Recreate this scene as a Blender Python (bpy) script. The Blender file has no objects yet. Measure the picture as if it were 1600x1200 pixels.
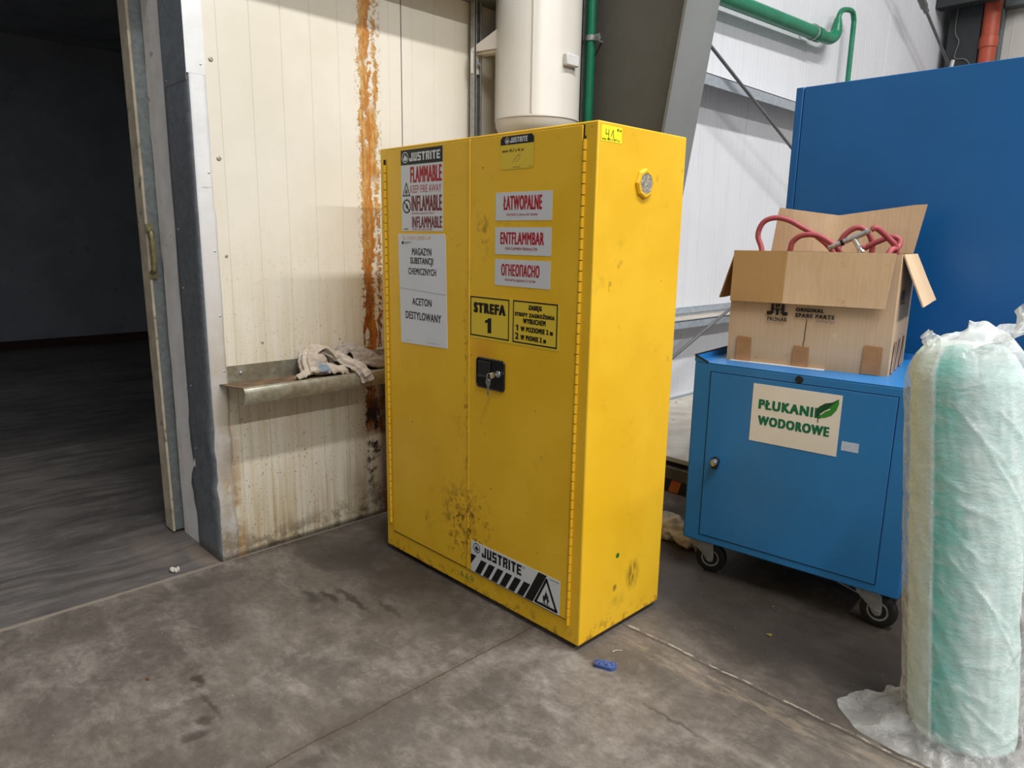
import bpy, bmesh, math, random
from math import sin, cos, pi, radians as R
from mathutils import Vector, Matrix, noise as mnoise

random.seed(7)
SC = bpy.context.scene
COL = SC.collection

# ------------------------------------------------------------------ camera
YAW, PITCH, ROLL = -0.794198172, -0.203884966, 0.0170488129
cy, sy, cp, sp = cos(YAW), sin(YAW), cos(PITCH), sin(PITCH)
fw = Vector((sy * cp, cy * cp, sp))
rt = Vector((cy, -sy, 0))
up = rt.cross(fw)
r2 = rt * cos(ROLL) + up * sin(ROLL)
u2 = up * cos(ROLL) - rt * sin(ROLL)
cam = bpy.data.cameras.new('camera')
cam.sensor_width = 36
cam.lens = 36 * 1100.72 / 1600
cam.clip_start = 0.05
camo = bpy.data.objects.new('camera', cam)
m = Matrix((r2, u2, -fw)).transposed().to_4x4()
m.translation = Vector((1.3375, -1.6407, 1.3379))
camo.matrix_world = m
COL.objects.link(camo)
SC.camera = camo

# ------------------------------------------------------------------ light
SC.view_settings.view_transform = 'Standard'
SC.view_settings.look = 'None'
SC.view_settings.exposure = 0.0
SC.view_settings.gamma = 1.0
SC.view_settings.use_curve_mapping = False
W = bpy.data.worlds.new('hall_ambient')
SC.world = W
W.use_nodes = True
W.node_tree.nodes['Background'].inputs[0].default_value = (0.93, 0.96, 1.0, 1)
W.node_tree.nodes['Background'].inputs[1].default_value = 0.29


def area_light(loc, w, length, power, col=(1, 0.985, 0.96)):
    l = bpy.data.lights.new('area_light', 'AREA')
    l.shape = 'RECTANGLE'
    l.size, l.size_y, l.energy, l.color = w, length, power, col
    o = bpy.data.objects.new('area_light', l)
    o.location = loc
    COL.objects.link(o)


# long rows of tube lamps under the hall roof, running parallel to the cream wall
area_light((3.3, 1.3, 8.0), 0.35, 8.5, 860)
area_light((9.5, 0.6, 8.0), 0.35, 9.0, 1150)
# weak fill light added inside the unlit room; no lamp seen there
area_light((-5.2, -3.5, 3.3), 0.3, 1.2, 22, (0.86, 0.93, 1.0))

# ------------------------------------------------------------------ node helpers
def lin(r, g, b):
    f = lambda c: (c / 255 / 12.92) if c / 255 <= 0.04045 else ((c / 255 + 0.055) / 1.055) ** 2.4
    return (f(r), f(g), f(b), 1)


class NT:
    def __init__(s, name):
        s.mat = bpy.data.materials.new(name)
        s.mat.use_nodes = True
        s.t = s.mat.node_tree
        s.bsdf = s.t.nodes['Principled BSDF']
        s.out = s.t.nodes['Material Output']

    def n(s, typ, **kw):
        nd = s.t.nodes.new(typ)
        for k, v in kw.items():
            setattr(nd, k, v)
        return nd

    def link(s, a, b):
        s.t.links.new(a, b)

    def setin(s, sock, v):
        if hasattr(v, 'is_output'):
            s.link(v, sock)
        elif v is not None:
            sock.default_value = v

    def math(s, op, a, b=None, clamp=False):
        nd = s.n('ShaderNodeMath', operation=op, use_clamp=clamp)
        s.setin(nd.inputs[0], a)
        s.setin(nd.inputs[1], b)
        return nd.outputs[0]

    def vmath(s, op, a, b=None):
        nd = s.n('ShaderNodeVectorMath', operation=op)
        s.setin(nd.inputs[0], a)
        s.setin(nd.inputs[1], b)
        return nd.outputs['Value'] if op in ('LENGTH', 'DISTANCE', 'DOT_PRODUCT') else nd.outputs[0]

    def pos(s, world=True):
        if world:
            return s.n('ShaderNodeNewGeometry').outputs['Position']
        return s.n('ShaderNodeTexCoord').outputs['Object']

    def scaled(s, v, sc):
        return s.vmath('MULTIPLY', v, sc)

    def noise(s, v, scale, detail=4, rough=0.55, color=False):
        nd = s.n('ShaderNodeTexNoise')
        s.link(v, nd.inputs['Vector'])
        nd.inputs['Scale'].default_value = scale
        nd.inputs['Detail'].default_value = detail
        nd.inputs['Roughness'].default_value = rough
        return nd.outputs['Color' if color else 'Fac']

    def ramp(s, v, a, b, lo=0.0, hi=1.0):
        nd = s.n('ShaderNodeMapRange')
        nd.interpolation_type = 'SMOOTHSTEP'
        s.setin(nd.inputs[0], v)
        for i, x in enumerate((a, b, lo, hi)):
            s.setin(nd.inputs[i + 1], x)
        return nd.outputs[0]

    def mix(s, f, a, b, mode='MIX'):
        nd = s.n('ShaderNodeMix', data_type='RGBA', blend_type=mode)
        s.setin(nd.inputs[0], f)
        s.setin(nd.inputs[6], a)
        s.setin(nd.inputs[7], b)
        return nd.outputs[2]

    def sep(s, v):
        nd = s.n('ShaderNodeSeparateXYZ')
        s.link(v, nd.inputs[0])
        return nd.outputs

    def warp(s, v, scale, amt):
        c = s.noise(v, scale, 3, 0.6, color=True)
        d = s.vmath('SUBTRACT', c, (0.5, 0.5, 0.5))
        return s.vmath('ADD', v, s.scaled(d, (amt, amt, amt)))

    def blob(s, v, c, rad, a=0.55, b=1.0):
        d = s.vmath('DIVIDE', s.vmath('SUBTRACT', v, c), rad)
        return s.ramp(s.vmath('LENGTH', d), a, b, 1.0, 0.0)

    def bump(s, h, strength=0.3, dist=0.005):
        nd = s.n('ShaderNodeBump')
        nd.inputs['Strength'].default_value = strength
        nd.inputs['Distance'].default_value = dist
        s.link(h, nd.inputs['Height'])
        s.link(nd.outputs[0], s.bsdf.inputs['Normal'])

    def base(s, c, rough=0.5, metal=0.0, spec=0.5):
        s.setin(s.bsdf.inputs['Base Color'], c)
        s.setin(s.bsdf.inputs['Roughness'], rough)
        s.setin(s.bsdf.inputs['Metallic'], metal)
        s.bsdf.inputs['Specular IOR Level'].default_value = spec
        return s.mat


def simple(name, c, rough=0.5, metal=0.0, var=0.12, vs=12, bump=0.0, bs=60, spec=0.5, dirt=None, dirtcol=(60, 50, 40)):
    t = NT(name)
    p = t.pos(False)
    c1 = lin(*c)
    n1 = t.noise(p, vs, 5)
    k = t.ramp(n1, 0.3, 0.7)
    col = t.mix(k, tuple(x * (1 - var) for x in c1[:3]) + (1,), tuple(min(1, x * (1 + var)) for x in c1[:3]) + (1,))
    if dirt:
        dm = t.ramp(t.noise(p, dirt[0], 6, 0.65), dirt[1], dirt[1] + 0.12, 0, dirt[2])
        col = t.mix(dm, col, lin(*dirtcol))
    if bump:
        t.bump(t.noise(p, bs, 4), bump)
    return t.base(col, rough, metal, spec)


def flat(name, c, rough=0.5, metal=0.0, spec=0.4):
    t = NT(name)
    return t.base(lin(*c), rough, metal, spec)


# ------------------------------------------------------------------ materials
def mat_floor():
    t = NT('concrete_floor')
    p = t.pos()
    xs = t.sep(p)
    n1 = t.noise(p, 1.3, 6, 0.6)
    n2 = t.noise(t.scaled(p, (1, 1.6, 1)), 6, 8, 0.68)
    n3 = t.noise(p, 60, 4, 0.7)
    col = t.mix(t.ramp(n1, 0.38, 0.64), lin(118, 110, 102), lin(156, 148, 140))
    col = t.mix(t.ramp(n2, 0.42, 0.62), t.mix(0.5, col, lin(92, 84, 76)), col)
    col = t.mix(t.ramp(n3, 0.3, 0.75, 0, 0.22), col, lin(96, 90, 82))
    n5 = t.noise(t.warp(p, 2.5, 0.25), 3.6, 9, 0.72)
    col = t.mix(t.ramp(n5, 0.40, 0.56, 0.62, 0), col, lin(78, 71, 65))
    n6 = t.noise(t.scaled(p, (1, 1.3, 1)), 24, 8, 0.75)
    col = t.mix(t.ramp(n6, 0.38, 0.62, 0.35, 0), col, lin(70, 64, 58))
    # pale worn streaks
    n4 = t.noise(t.scaled(p, (1.0, 3.0, 1)), 2.3, 7, 0.7)
    col = t.mix(t.ramp(n4, 0.56, 0.72, 0, 0.45), col, lin(158, 149, 138))
    pw = t.warp(p, 5.0, 0.17)
    pw2 = t.warp(p, 16.0, 0.07)
    # stains; the broad soft blobs also paint in shade around cabinet and trolley
    for (c, r, k, q) in [
        ((-0.93, -0.02, 0), (0.48, 0.34, 1), 0.72, 0), ((-1.22, -0.22, 0), (0.26, 0.16, 1), 0.60, 0),  # left of the cabinet: dirt plus painted-in shade
        ((-0.80, -0.36, 0), (0.16, 0.022, 1), 0.8, 1), ((-0.93, -0.46, 0), (0.09, 0.035, 1), 0.72, 1), ((-0.88, -0.41, 0), (0.09, 0.02, 1), 0.8, 1), ((-0.66, -0.30, 0), (0.12, 0.016, 1), 0.6, 1),
        ((-0.58, -0.14, 0), (0.34, 0.20, 1), 0.42, 0), ((-0.70, -0.965, 0), (0.05, 0.018, 1), 0.8, 1),
        ((-0.55, -0.985, 0), (0.10, 0.014, 1), 0.62, 1), ((-0.50, -1.02, 0), (0.035, 0.03, 1), 0.7, 1),
        ((-0.45, -1.075, 0), (0.03, 0.045, 1), 0.62, 1), ((-0.29, -0.70, 0), (0.05, 0.03, 1), 0.45, 1),
        ((0.40, -0.065, 0), (0.14, 0.012, 1), 0.5, 1), ((-0.05, -0.35, 0), (0.3, 0.12, 1), 0.25, 0),
        ((0.40, 0.66, 0), (1.05, 0.44, 1), 0.95, 0), ((-0.30, 1.0, 0), (0.5, 0.4, 1), 0.45, 0),  # first blob: shade painted under and around the trolley
        ((-1.1, -0.75, 0), (0.3, 0.12, 1), 0.25, 0), ((-0.15, -0.85, 0), (0.03, 0.12, 1), 0.3, 1),
    ]:
        f = t.blob(pw2 if q else pw, c, r, 0.35, 1.05)
        col = t.mix(t.math('MULTIPLY', f, k), col, lin(44, 39, 34))
    # cement patch along the joint
    jw = t.noise(p, 9, 4)
    yj = t.math('ADD', xs[1], t.math('MULTIPLY', t.math('SUBTRACT', jw, 0.5), 0.06))
    band = t.ramp(t.math('ABSOLUTE', t.math('SUBTRACT', yj, 0.185)), 0.02, 0.06, 0.5, 0)
    band = t.math('MULTIPLY', band, t.ramp(xs[0], -0.05, 0.15))
    bs = t.noise(t.scaled(p, (6, 22, 1)), 1.4, 8, 0.75)
    band = t.math('MULTIPLY', band, t.ramp(bs, 0.44, 0.62))
    col = t.mix(t.math('MULTIPLY', band, 0.9), col, lin(166, 152, 132))
    # slab joints
    wob = t.math('ADD', t.math('MULTIPLY', t.math('SUBTRACT', t.noise(p, 40, 5, 0.8), 0.5), 0.020), t.math('MULTIPLY', t.math('SUBTRACT', t.noise(p, 6, 2), 0.5), 0.018))
    jbr = t.ramp(t.noise(p, 22, 3), 0.40, 0.55)
    jx = t.math('ABSOLUTE', t.math('ADD', t.math('ADD', xs[0], 0.21), wob))
    col = t.mix(t.math('MULTIPLY', t.ramp(jx, 0.012, 0.035, 0.35, 0), 1.0), col, lin(80, 68, 56))
    col = t.mix(t.ramp(jx, 0.0015, 0.004, 0.8, 0), col, lin(58, 50, 43))
    jy = t.math('ABSOLUTE', t.math('SUBTRACT', t.math('ADD', xs[1], wob), 0.25))
    jy = t.math('ADD', jy, t.ramp(xs[0], -0.1, -0.05, 1, 0))
    col = t.mix(t.ramp(jy, 0.003, 0.008, 0.75, 0), col, lin(70, 62, 54))
    jy2 = t.math('ABSOLUTE', t.math('SUBTRACT', t.math('ADD', xs[1], wob), 0.262))
    jy2 = t.math('ADD', jy2, t.ramp(xs[0], -0.1, -0.05, 1, 0))
    col = t.mix(t.math('MULTIPLY', jbr, t.ramp(jy2, 0.0015, 0.0045, 0.8, 0)), col, lin(190, 178, 162))
    jt = t.math('ABSOLUTE', t.math('ADD', t.math('ADD', xs[0], 1.425), wob))
    jt = t.math('ADD', jt, t.ramp(xs[1], -0.60, -0.54, 0, 1))
    col = t.mix(t.ramp(jt, 0.006, 0.018, 0.75, 0), col, lin(150, 138, 124))
    wd = t.math('MULTIPLY', t.ramp(t.math('ADD', xs[0], 1.42), 0.0, 0.07, 1, 0), t.ramp(n2, 0.3, 0.6, 0.9, 0.3))
    wd = t.math('MULTIPLY', wd, t.ramp(xs[1], -0.58, -0.5))
    col = t.mix(wd, col, lin(58, 50, 42))
    # crumbs
    sp_ = t.noise(p, 130, 2, 0.5)
    col = t.mix(t.ramp(sp_, 0.735, 0.76, 0, 0.8), col, lin(200, 190, 176))
    col = t.mix(0.10, col, lin(110, 100, 92))
    t.bump(n2, 0.12, 0.01)
    return t.base(col, t.ramp(n2, 0.3, 0.7, 0.45, 0.7), 0, 0.35)


def mat_darkfloor():
    t = NT('sealed_dark_floor')
    p = t.pos()
    xs = t.sep(p)
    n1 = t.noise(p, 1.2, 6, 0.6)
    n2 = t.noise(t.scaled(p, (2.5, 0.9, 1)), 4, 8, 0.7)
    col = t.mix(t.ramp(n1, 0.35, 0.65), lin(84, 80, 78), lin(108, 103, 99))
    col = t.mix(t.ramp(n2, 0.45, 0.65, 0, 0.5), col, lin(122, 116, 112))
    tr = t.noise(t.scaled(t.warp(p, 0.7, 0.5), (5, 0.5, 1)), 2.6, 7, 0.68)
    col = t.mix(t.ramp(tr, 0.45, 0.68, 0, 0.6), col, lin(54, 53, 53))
    wob = t.math('MULTIPLY', t.math('SUBTRACT', t.noise(p, 30, 4, 0.7), 0.5), 0.014)
    jt = t.math('ABSOLUTE', t.math('ADD', t.math('ADD', xs[0], 1.425), wob))
    col = t.mix(t.ramp(jt, 0.006, 0.016, 0.75, 0), col, lin(150, 138, 124))
    for (c, r, k) in [((-1.55, -0.62, 0), (0.22, 0.07, 1), 0.45), ((-1.75, -0.75, 0), (0.3, 0.1, 1), 0.2)]:
        f = t.blob(t.warp(p, 12, 0.1), c, r, 0.3, 1)
        col = t.mix(t.math('MULTIPLY', f, k), col, lin(150, 130, 112))
    sp_ = t.noise(p, 90, 2, 0.5)
    col = t.mix(t.ramp(sp_, 0.745, 0.765, 0, 0.8), col, lin(170, 165, 160))
    return t.base(col, t.ramp(n2, 0.3, 0.7, 0.4, 0.6), 0, 0.4)


def mat_leftwall():
    t = NT('cream_panel_wall')
    p = t.pos()
    xs = t.sep(p)
    y, z = xs[1], xs[2]
    n1 = t.noise(p, 2.0, 5)
    col = t.mix(t.ramp(n1, 0.35, 0.65), lin(222, 216, 200), lin(230, 225, 212))
    # yellow grime streaks towards the floor
    st = t.noise(t.scaled(p, (1, 34, 1.4)), 1.0, 6, 0.65)
    low = t.ramp(z, 0.55, 1.55, 1, 0)
    col = t.mix(t.math('MULTIPLY', low, t.ramp(st, 0.35, 0.7, 0.12, 0.6)), col, lin(196, 178, 138))
    fl = t.ramp(z, 0.05, 0.42, 1, 0)
    n2 = t.noise(p, 9, 6, 0.7)
    col = t.mix(t.math('MULTIPLY', fl, t.ramp(st, 0.35, 0.66, 0.18, 0.62)), col, lin(160, 136, 88))
    fl2 = t.ramp(z, 0.0, 0.16, 1, 0)
    col = t.mix(t.math('MULTIPLY', fl2, t.ramp(n2, 0.46, 0.60, 0.0, 0.75)), col, lin(84, 68, 46))
    yr = t.ramp(y, -0.1, 0.25, 0, 1)
    col = t.mix(t.math('MULTIPLY', t.math('MULTIPLY', t.ramp(z, 0.02, 0.34, 1, 0), yr), t.ramp(n2, 0.38, 0.58, 0.1, 0.85)), col, lin(52, 42, 30))
    ry = t.math('ABSOLUTE', t.math('SUBTRACT', t.math('FRACT', t.math('DIVIDE', t.math('ADD', y, 0.473 + 0.127 * 10.5), 0.127)), 0.5))
    rl = t.math('MULTIPLY', t.ramp(ry, 0.012, 0.03, 1, 0), t.ramp(z, 0.5, 1.5, 0.32, 0.05))
    col = t.mix(t.math('MULTIPLY', rl, t.ramp(n2, 0.3, 0.6, 0.4, 1)), col, lin(150, 128, 92))
    gl = t.math('MULTIPLY', t.ramp(z, 0.008, 0.03, 1, 0), 0.8)
    col = t.mix(gl, col, lin(40, 34, 28))
    # splash specks
    s1 = t.noise(t.scaled(p, (1, 1.5, 1)), 85, 2, 0.5)
    sm = t.math('MULTIPLY', t.ramp(s1, 0.665, 0.70), t.ramp(z, 0.1, 1.75, 0.75, 0.0))
    col = t.mix(sm, col, lin(110, 84, 52))
    # left edge rust under the flashing
    er = t.math('MULTIPLY', t.ramp(y, -0.515, -0.46, 1, 0), t.ramp(z, 0.2, 0.8, 0.8, 0))
    col = t.mix(t.math('MULTIPLY', er, t.ramp(n2, 0.36, 0.6)), col, lin(150, 110, 55))
    # expanded foam / rust running down the panel joint
    w1 = t.warp(p, 14, 0.055)
    w1 = t.warp(w1, 45, 0.03)
    ws = t.sep(w1)
    gaps = t.noise(t.scaled(p, (1, 6, 2.2)), 3.2, 4, 0.6)
    wv = t.math('MULTIPLY', t.math('SUBTRACT', t.noise(t.scaled(p, (1, 0.3, 1)), 5.5, 4, 0.65), 0.5), 0.060)
    main = t.ramp(t.math('ADD', wv, t.math('ABSOLUTE', t.math('SUBTRACT', ws[1], 0.160))), 0.022, 0.031, 1, 0)
    spk = t.noise(t.scaled(p, (1, 1.3, 1)), 62, 4, 0.65)
    thin = t.ramp(t.math('ABSOLUTE', t.math('SUBTRACT', ws[1], 0.214)), 0.006, 0.016, 1, 0)
    mid = t.ramp(t.math('ABSOLUTE', t.math('SUBTRACT', ws[1], 0.196)), 0.022, 0.03, 1, 0)
    mid = t.math('MULTIPLY', mid, t.math('MULTIPLY', t.ramp(z, 1.55, 1.62), t.ramp(z, 1.85, 1.95, 1, 0)))
    main = t.math('MULTIPLY', main, t.ramp(gaps, 0.36, 0.43))
    thin = t.math('MULTIPLY', thin, t.ramp(t.noise(t.scaled(p, (1, 3, 5)), 6, 4), 0.42, 0.52))
    halo = t.ramp(t.math('ABSOLUTE', t.math('SUBTRACT', y, 0.180)), 0.045, 0.075, 1, 0)
    thin = t.math('MAXIMUM', thin, t.math('MULTIPLY', halo, t.ramp(spk, 0.56, 0.60)))
    main = t.math('MULTIPLY', main, t.ramp(spk, 0.30, 0.36))
    rust = t.math('MAXIMUM', t.math('MAXIMUM', main, thin), mid)
    cut = t.ramp(t.math('ADD', z, t.math('MULTIPLY', t.math('SUBTRACT', n2, 0.5), 0.3)), 0.36, 0.44, 0, 1)
    rust = t.math('MULTIPLY', rust, cut)
    rn = t.noise(t.scaled(p, (1, 3, 1)), 22, 5, 0.7)
    up_ = t.ramp(z, 0.9, 1.5)
    rc = t.mix(t.ramp(rn, 0.35, 0.68), t.mix(up_, lin(120, 62, 20), lin(176, 122, 58)), t.mix(up_, lin(176, 104, 40), lin(214, 172, 104)))
    core = t.ramp(t.math('ABSOLUTE', t.math('SUBTRACT', ws[1], 0.178)), 0.004, 0.014, 0.75, 0)
    rc = t.mix(core, rc, lin(184, 112, 26))
    col = t.mix(rust, col, rc)
    drip = t.math('MULTIPLY', t.ramp(t.math('ABSOLUTE', t.math('SUBTRACT', ws[1], 0.165)), 0.03, 0.05, 1, 0), t.math('MULTIPLY', t.ramp(z, 0.10, 0.22), t.ramp(z, 0.5, 0.7, 1, 0)))
    col = t.mix(t.math('MULTIPLY', drip, t.ramp(n2, 0.45, 0.55)), col, lin(46, 34, 24))
    col = t.mix(t.math('MULTIPLY', t.ramp(y, 0.175, 0.225), t.ramp(z, 0.7, 0.78, 0.85, 0)), col, lin(92, 56, 34))
    hb = t.math('ADD', t.math('MULTIPLY', rust, 0.8), t.math('MULTIPLY', rn, rust))
    t.bump(hb, 0.5, 0.006)
    return t.base(col, 0.45, 0, 0.4)


def mat_rightwall(name, c):
    t = NT(name)
    p = t.pos()
    n1 = t.noise(p, 1.5, 4)
    col = t.mix(t.ramp(n1, 0.35, 0.65), lin(*[x - 5 for x in c]), lin(*c))
    s = t.noise(t.scaled(p, (1, 25, 0.8)), 1, 4)
    col = t.mix(t.ramp(s, 0.5, 0.7, 0, 0.18), col, lin(190, 186, 178))
    return t.base(col, 0.42, 0, 0.4)


def mat_yellow(name, door=False, side=False):
    t = NT(name)
    p = t.pos(True)
    n1 = t.noise(p, 3, 5)
    col = t.mix(t.ramp(n1, 0.35, 0.65), lin(238, 186, 32), lin(246, 196, 44))
    n3 = t.noise(p, 26, 7, 0.7)
    n4 = t.noise(t.scaled(p, (1, 1, 0.7)), 55, 5, 0.7)
    xs = t.sep(p)
    # general soft soiling
    col = t.mix(t.ramp(t.noise(p, 7, 6, 0.65), 0.58, 0.74, 0, 0.35), col, lin(176, 140, 30))
    if door:
        f = t.blob(p, (-0.56, 0, 0.27), (0.20, 1, 0.24), 0.15, 1)
        col = t.mix(t.math('MULTIPLY', f, t.ramp(n4, 0.53, 0.60, 0, 0.9)), col, lin(96, 66, 24))
        f = t.blob(p, (-0.60, 0, 0.30), (0.16, 1, 0.2), 0.1, 1)
        col = t.mix(t.math('MULTIPLY', f, t.ramp(n3, 0.46, 0.6, 0, 0.6)), col, lin(150, 104, 28))
        f = t.blob(p, (-0.47, 0, 0.94), (0.09, 1, 0.09), 0.1, 1)
        col = t.mix(t.math('MULTIPLY', f, 0.5), col, lin(226, 140, 40))
        f = t.blob(p, (-0.48, 0, 1.35), (0.05, 1, 0.12), 0.1, 1)
        col = t.mix(t.math('MULTIPLY', f, t.ramp(n4, 0.5, 0.6, 0, 0.75)), col, lin(150, 108, 24))
        f = t.blob(p, (-0.565, 0, 0.7), (0.02, 1, 0.7), 0.3, 1)
        col = t.mix(t.math('MULTIPLY', f, t.ramp(n4, 0.5, 0.62, 0, 0.7)), col, lin(160, 110, 20))
        col = t.mix(t.ramp(t.noise(p, 34, 3), 0.70, 0.74, 0, 0.6), col, lin(120, 90, 22))
    if side:
        f = t.blob(p, (0, 0.285, 0.185), (1, 0.05, 0.075), 0.25, 1)
        st = t.noise(t.scaled(p, (1, 60, 16)), 1.2, 5, 0.7)
        col = t.mix(t.math('MULTIPLY', f, t.ramp(st, 0.40, 0.58, 0.1, 0.85)), col, lin(116, 92, 30))
        f = t.blob(t.warp(p, 30, .02), (0, 0.185, 0.165), (1, 0.016, 0.018), 0.2, 1)
        col = t.mix(t.math('MULTIPLY', f, 0.8), col, lin(110, 90, 34))
        f = t.blob(p, (0, 0.195, 0.115), (1, 0.03, 0.035), 0.2, 1)
        col = t.mix(t.math('MULTIPLY', f, t.ramp(st, 0.45, 0.6, 0, 0.6)), col, lin(150, 120, 34))
        col = t.mix(t.ramp(t.noise(p, 22, 3), 0.69, 0.74, 0, 0.5), col, lin(190, 140, 24))
        f = t.blob(p, (0, 0.10, 1.2), (1, 0.09, 0.22), 0.2, 1)
        col = t.mix(t.math('MULTIPLY', f, t.ramp(t.noise(p, 20, 2), 0.62, 0.68, 0, 0.5)), col, lin(160, 120, 30))
    # bottom edge scuffs
    f = t.ramp(xs[2], 0.02, 0.09, 1, 0)
    col = t.mix(t.math('MULTIPLY', f, t.ramp(n3, 0.52, 0.6, 0, 0.6)), col, lin(130, 96, 22))
    return t.base(col, t.ramp(n1, 0.3, 0.7, 0.36, 0.46), 0, 0.45)


def mat_cardboard(name='corrugated_cardboard', c=(206, 177, 142), flap=False):
    t = NT(name)
    p = t.pos(False)
    xs = t.sep(p)
    n1 = t.noise(p, 4, 5)
    col = t.mix(t.ramp(n1, 0.35, 0.65), lin(*c), lin(c[0] + 8, c[1] + 8, c[2] + 10))
    fl = t.noise(t.scaled(p, (150, 150, 1)), 1.0, 2)
    col = t.mix(t.ramp(fl, 0.4, 0.7, 0, 0.14), col, lin(150, 116, 76))
    n2 = t.noise(p, 14, 6, 0.7)
    col = t.mix(t.ramp(n2, 0.6, 0.72, 0, 0.3), col, lin(160, 122, 82))
    if flap:
        s = t.ramp(xs[0], 0.196, 0.204, 0.75, 0)
        col = t.mix(s, col, lin(168, 126, 66))
    else:
        f = t.ramp(xs[2], 0.0, 0.07, 0.35, 0)
        col = t.mix(f, col, lin(150, 112, 72))
        # dark pen-like scratch running down the front
        sx = t.math('ADD', xs[0], t.math('MULTIPLY', t.math('SUBTRACT', t.noise(p, 8, 2), 0.5), 0.02))
        f = t.ramp(t.math('ABSOLUTE', t.math('SUBTRACT', sx, 0.286)), 0.0012, 0.003, 0.85, 0)
        f = t.math('MULTIPLY', f, t.math('MULTIPLY', t.ramp(xs[2], 0.06, 0.09), t.ramp(xs[2], 0.17, 0.19, 1, 0)))
        f = t.math('MULTIPLY', f, t.ramp(xs[1], 0.02, 0.03, 1, 0))
        col = t.mix(f, col, lin(40, 44, 44))
        f = t.blob(t.warp(p, 40, 0.02), (0.393, 0, 0.131), (0.018, 0.02, 0.014), 0.3, 1)
        col = t.mix(t.math('MULTIPLY', f, t.ramp(t.noise(p, 90, 3), 0.4, 0.6)), col, lin(228, 200, 164))
    t.bump(t.math('ADD', fl, t.math('MULTIPLY', n2, 2.0)), 0.12, 0.002)
    return t.base(col, 0.8, 0, 0.2)


def mat_galv(name, c=(170, 174, 178), rough=0.42, dirt=0.0, dcol=(96, 78, 58), metal=0.55):
    t = NT(name)
    p = t.pos(False)
    v = t.n('ShaderNodeTexVoronoi')
    v.inputs['Scale'].default_value = 60
    t.link(p, v.inputs['Vector'])
    col = t.mix(t.ramp(t.sep(v.outputs['Color'])[0], 0, 1), lin(*[x - 14 for x in c]), lin(*c))
    n = t.noise(p, 12, 6, 0.7)
    if dirt:
        col = t.mix(t.ramp(n, 0.42, 0.6, 0.15 * dirt, dirt), col, lin(*dcol))
    t.bump(t.noise(p, 10, 3), 0.08, 0.01)
    return t.base(col, rough, metal, 0.5)


def mat_plastic():
    t = NT('clear_plastic_film')
    p = t.pos(False)
    w = t.warp(p, 6, 0.14)
    n1 = t.noise(t.scaled(w, (1, 1, 2.4)), 14, 4, 0.6)
    n2 = t.noise(t.scaled(w, (3, 3, 1)), 7, 3, 0.5)
    h = t.math('ADD', n1, n2)
    t.bump(h, 0.55, 0.012)
    t.base((0.93, 0.95, 0.94, 1), 0.22, 0, 0.55)
    tr = t.n('ShaderNodeBsdfTransparent')
    tr.inputs[0].default_value = (0.97, 0.985, 0.98, 1)
    mx = t.n('ShaderNodeMixShader')
    lw = t.n('ShaderNodeLayerWeight')
    lw.inputs[0].default_value = 0.35
    f = t.ramp(n1, 0.35, 0.75, 0.13, 0.36)
    f = t.math('ADD', f, t.math('MULTIPLY', lw.outputs['Facing'], 0.30), True)
    # gathered, several film layers deep above the roll
    f = t.math('ADD', f, t.ramp(t.sep(p)[2], 1.03, 1.10, 0, 0.30), True)
    t.link(f, mx.inputs[0])
    t.link(tr.outputs[0], mx.inputs[1])
    t.link(t.bsdf.outputs[0], mx.inputs[2])
    t.link(mx.outputs[0], t.out.inputs[0])
    return t.mat


def mat_fleece():
    t = NT('filter_fleece')
    p = t.pos(False)
    at = t.n('ShaderNodeAttribute', attribute_name='dye')
    f = at.outputs['Fac']
    n = t.noise(t.scaled(p, (1, 1, 2.2)), 24, 6, 0.7)
    fr = t.math('ADD', f, t.math('MULTIPLY', t.math('SUBTRACT', n, 0.5), 0.16))
    r = t.n('ShaderNodeValToRGB')
    e = r.color_ramp.elements
    e[0].position, e[0].color = 0.0, lin(216, 234, 222)
    e[1].position, e[1].color = 1.0, lin(70, 202, 186)
    e2 = e.new(0.5)
    e2.color = lin(206, 230, 226)
    t.link(fr, r.inputs[0])
    t.bump(n, 0.5, 0.01)
    t.base(r.outputs[0], 0.95, 0, 0.1)
    return t.mat


def mat_rag(name, c, patch=None):
    t = NT(name)
    p = t.pos(True)
    n = t.noise(p, 18, 6, 0.7)
    col = t.mix(t.ramp(n, 0.35, 0.68), lin(c[0] - 34, c[1] - 36, c[2] - 38), lin(*c))
    if patch:
        f = t.blob(t.warp(p, 40, 0.02), patch, (0.07, 0.03, 0.030), 0.55, 1)
        col = t.mix(t.math('MULTIPLY', f, 0.8), col, lin(116, 140, 164))
    t.bump(t.noise(p, 130, 3), 0.5, 0.003)
    return t.base(col, 0.95, 0, 0.1)


M = {}
M['floor'] = mat_floor()
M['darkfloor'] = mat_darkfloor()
M['leftwall'] = mat_leftwall()
M['rightwall'] = mat_rightwall('white_cladding', (222, 223, 228))
M['farwall'] = mat_rightwall('pale_grey_cladding', (206, 204, 198))
M['darkwall'] = simple('dark_room_wall', (150, 154, 160), 0.7, var=0.12, vs=2, dirt=(5, 0.62, 0.5), dirtcol=(70, 68, 66))
M['jambwhite'] = simple('grubby_white_paint', (240, 236, 232), 0.6, var=0.08, vs=9, dirt=(18, 0.62, 0.6), dirtcol=(120, 96, 84))
M['yellow'] = mat_yellow('yellow_cabinet_shell', side=True)
M['yellowdoor'] = mat_yellow('yellow_cabinet_door', door=True)
M['black'] = flat('black_print', (18, 18, 20), 0.45)
M['blackplastic'] = simple('black_plastic', (22, 22, 24), 0.35, var=0.2)
M['darkgap'] = flat('dark_gap', (40, 30, 8), 0.8)
M['white'] = flat('white_vinyl', (216, 218, 218), 0.35)
M['paper'] = simple('white_paper', (224, 226, 230), 0.7, var=0.03, vs=5)
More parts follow.
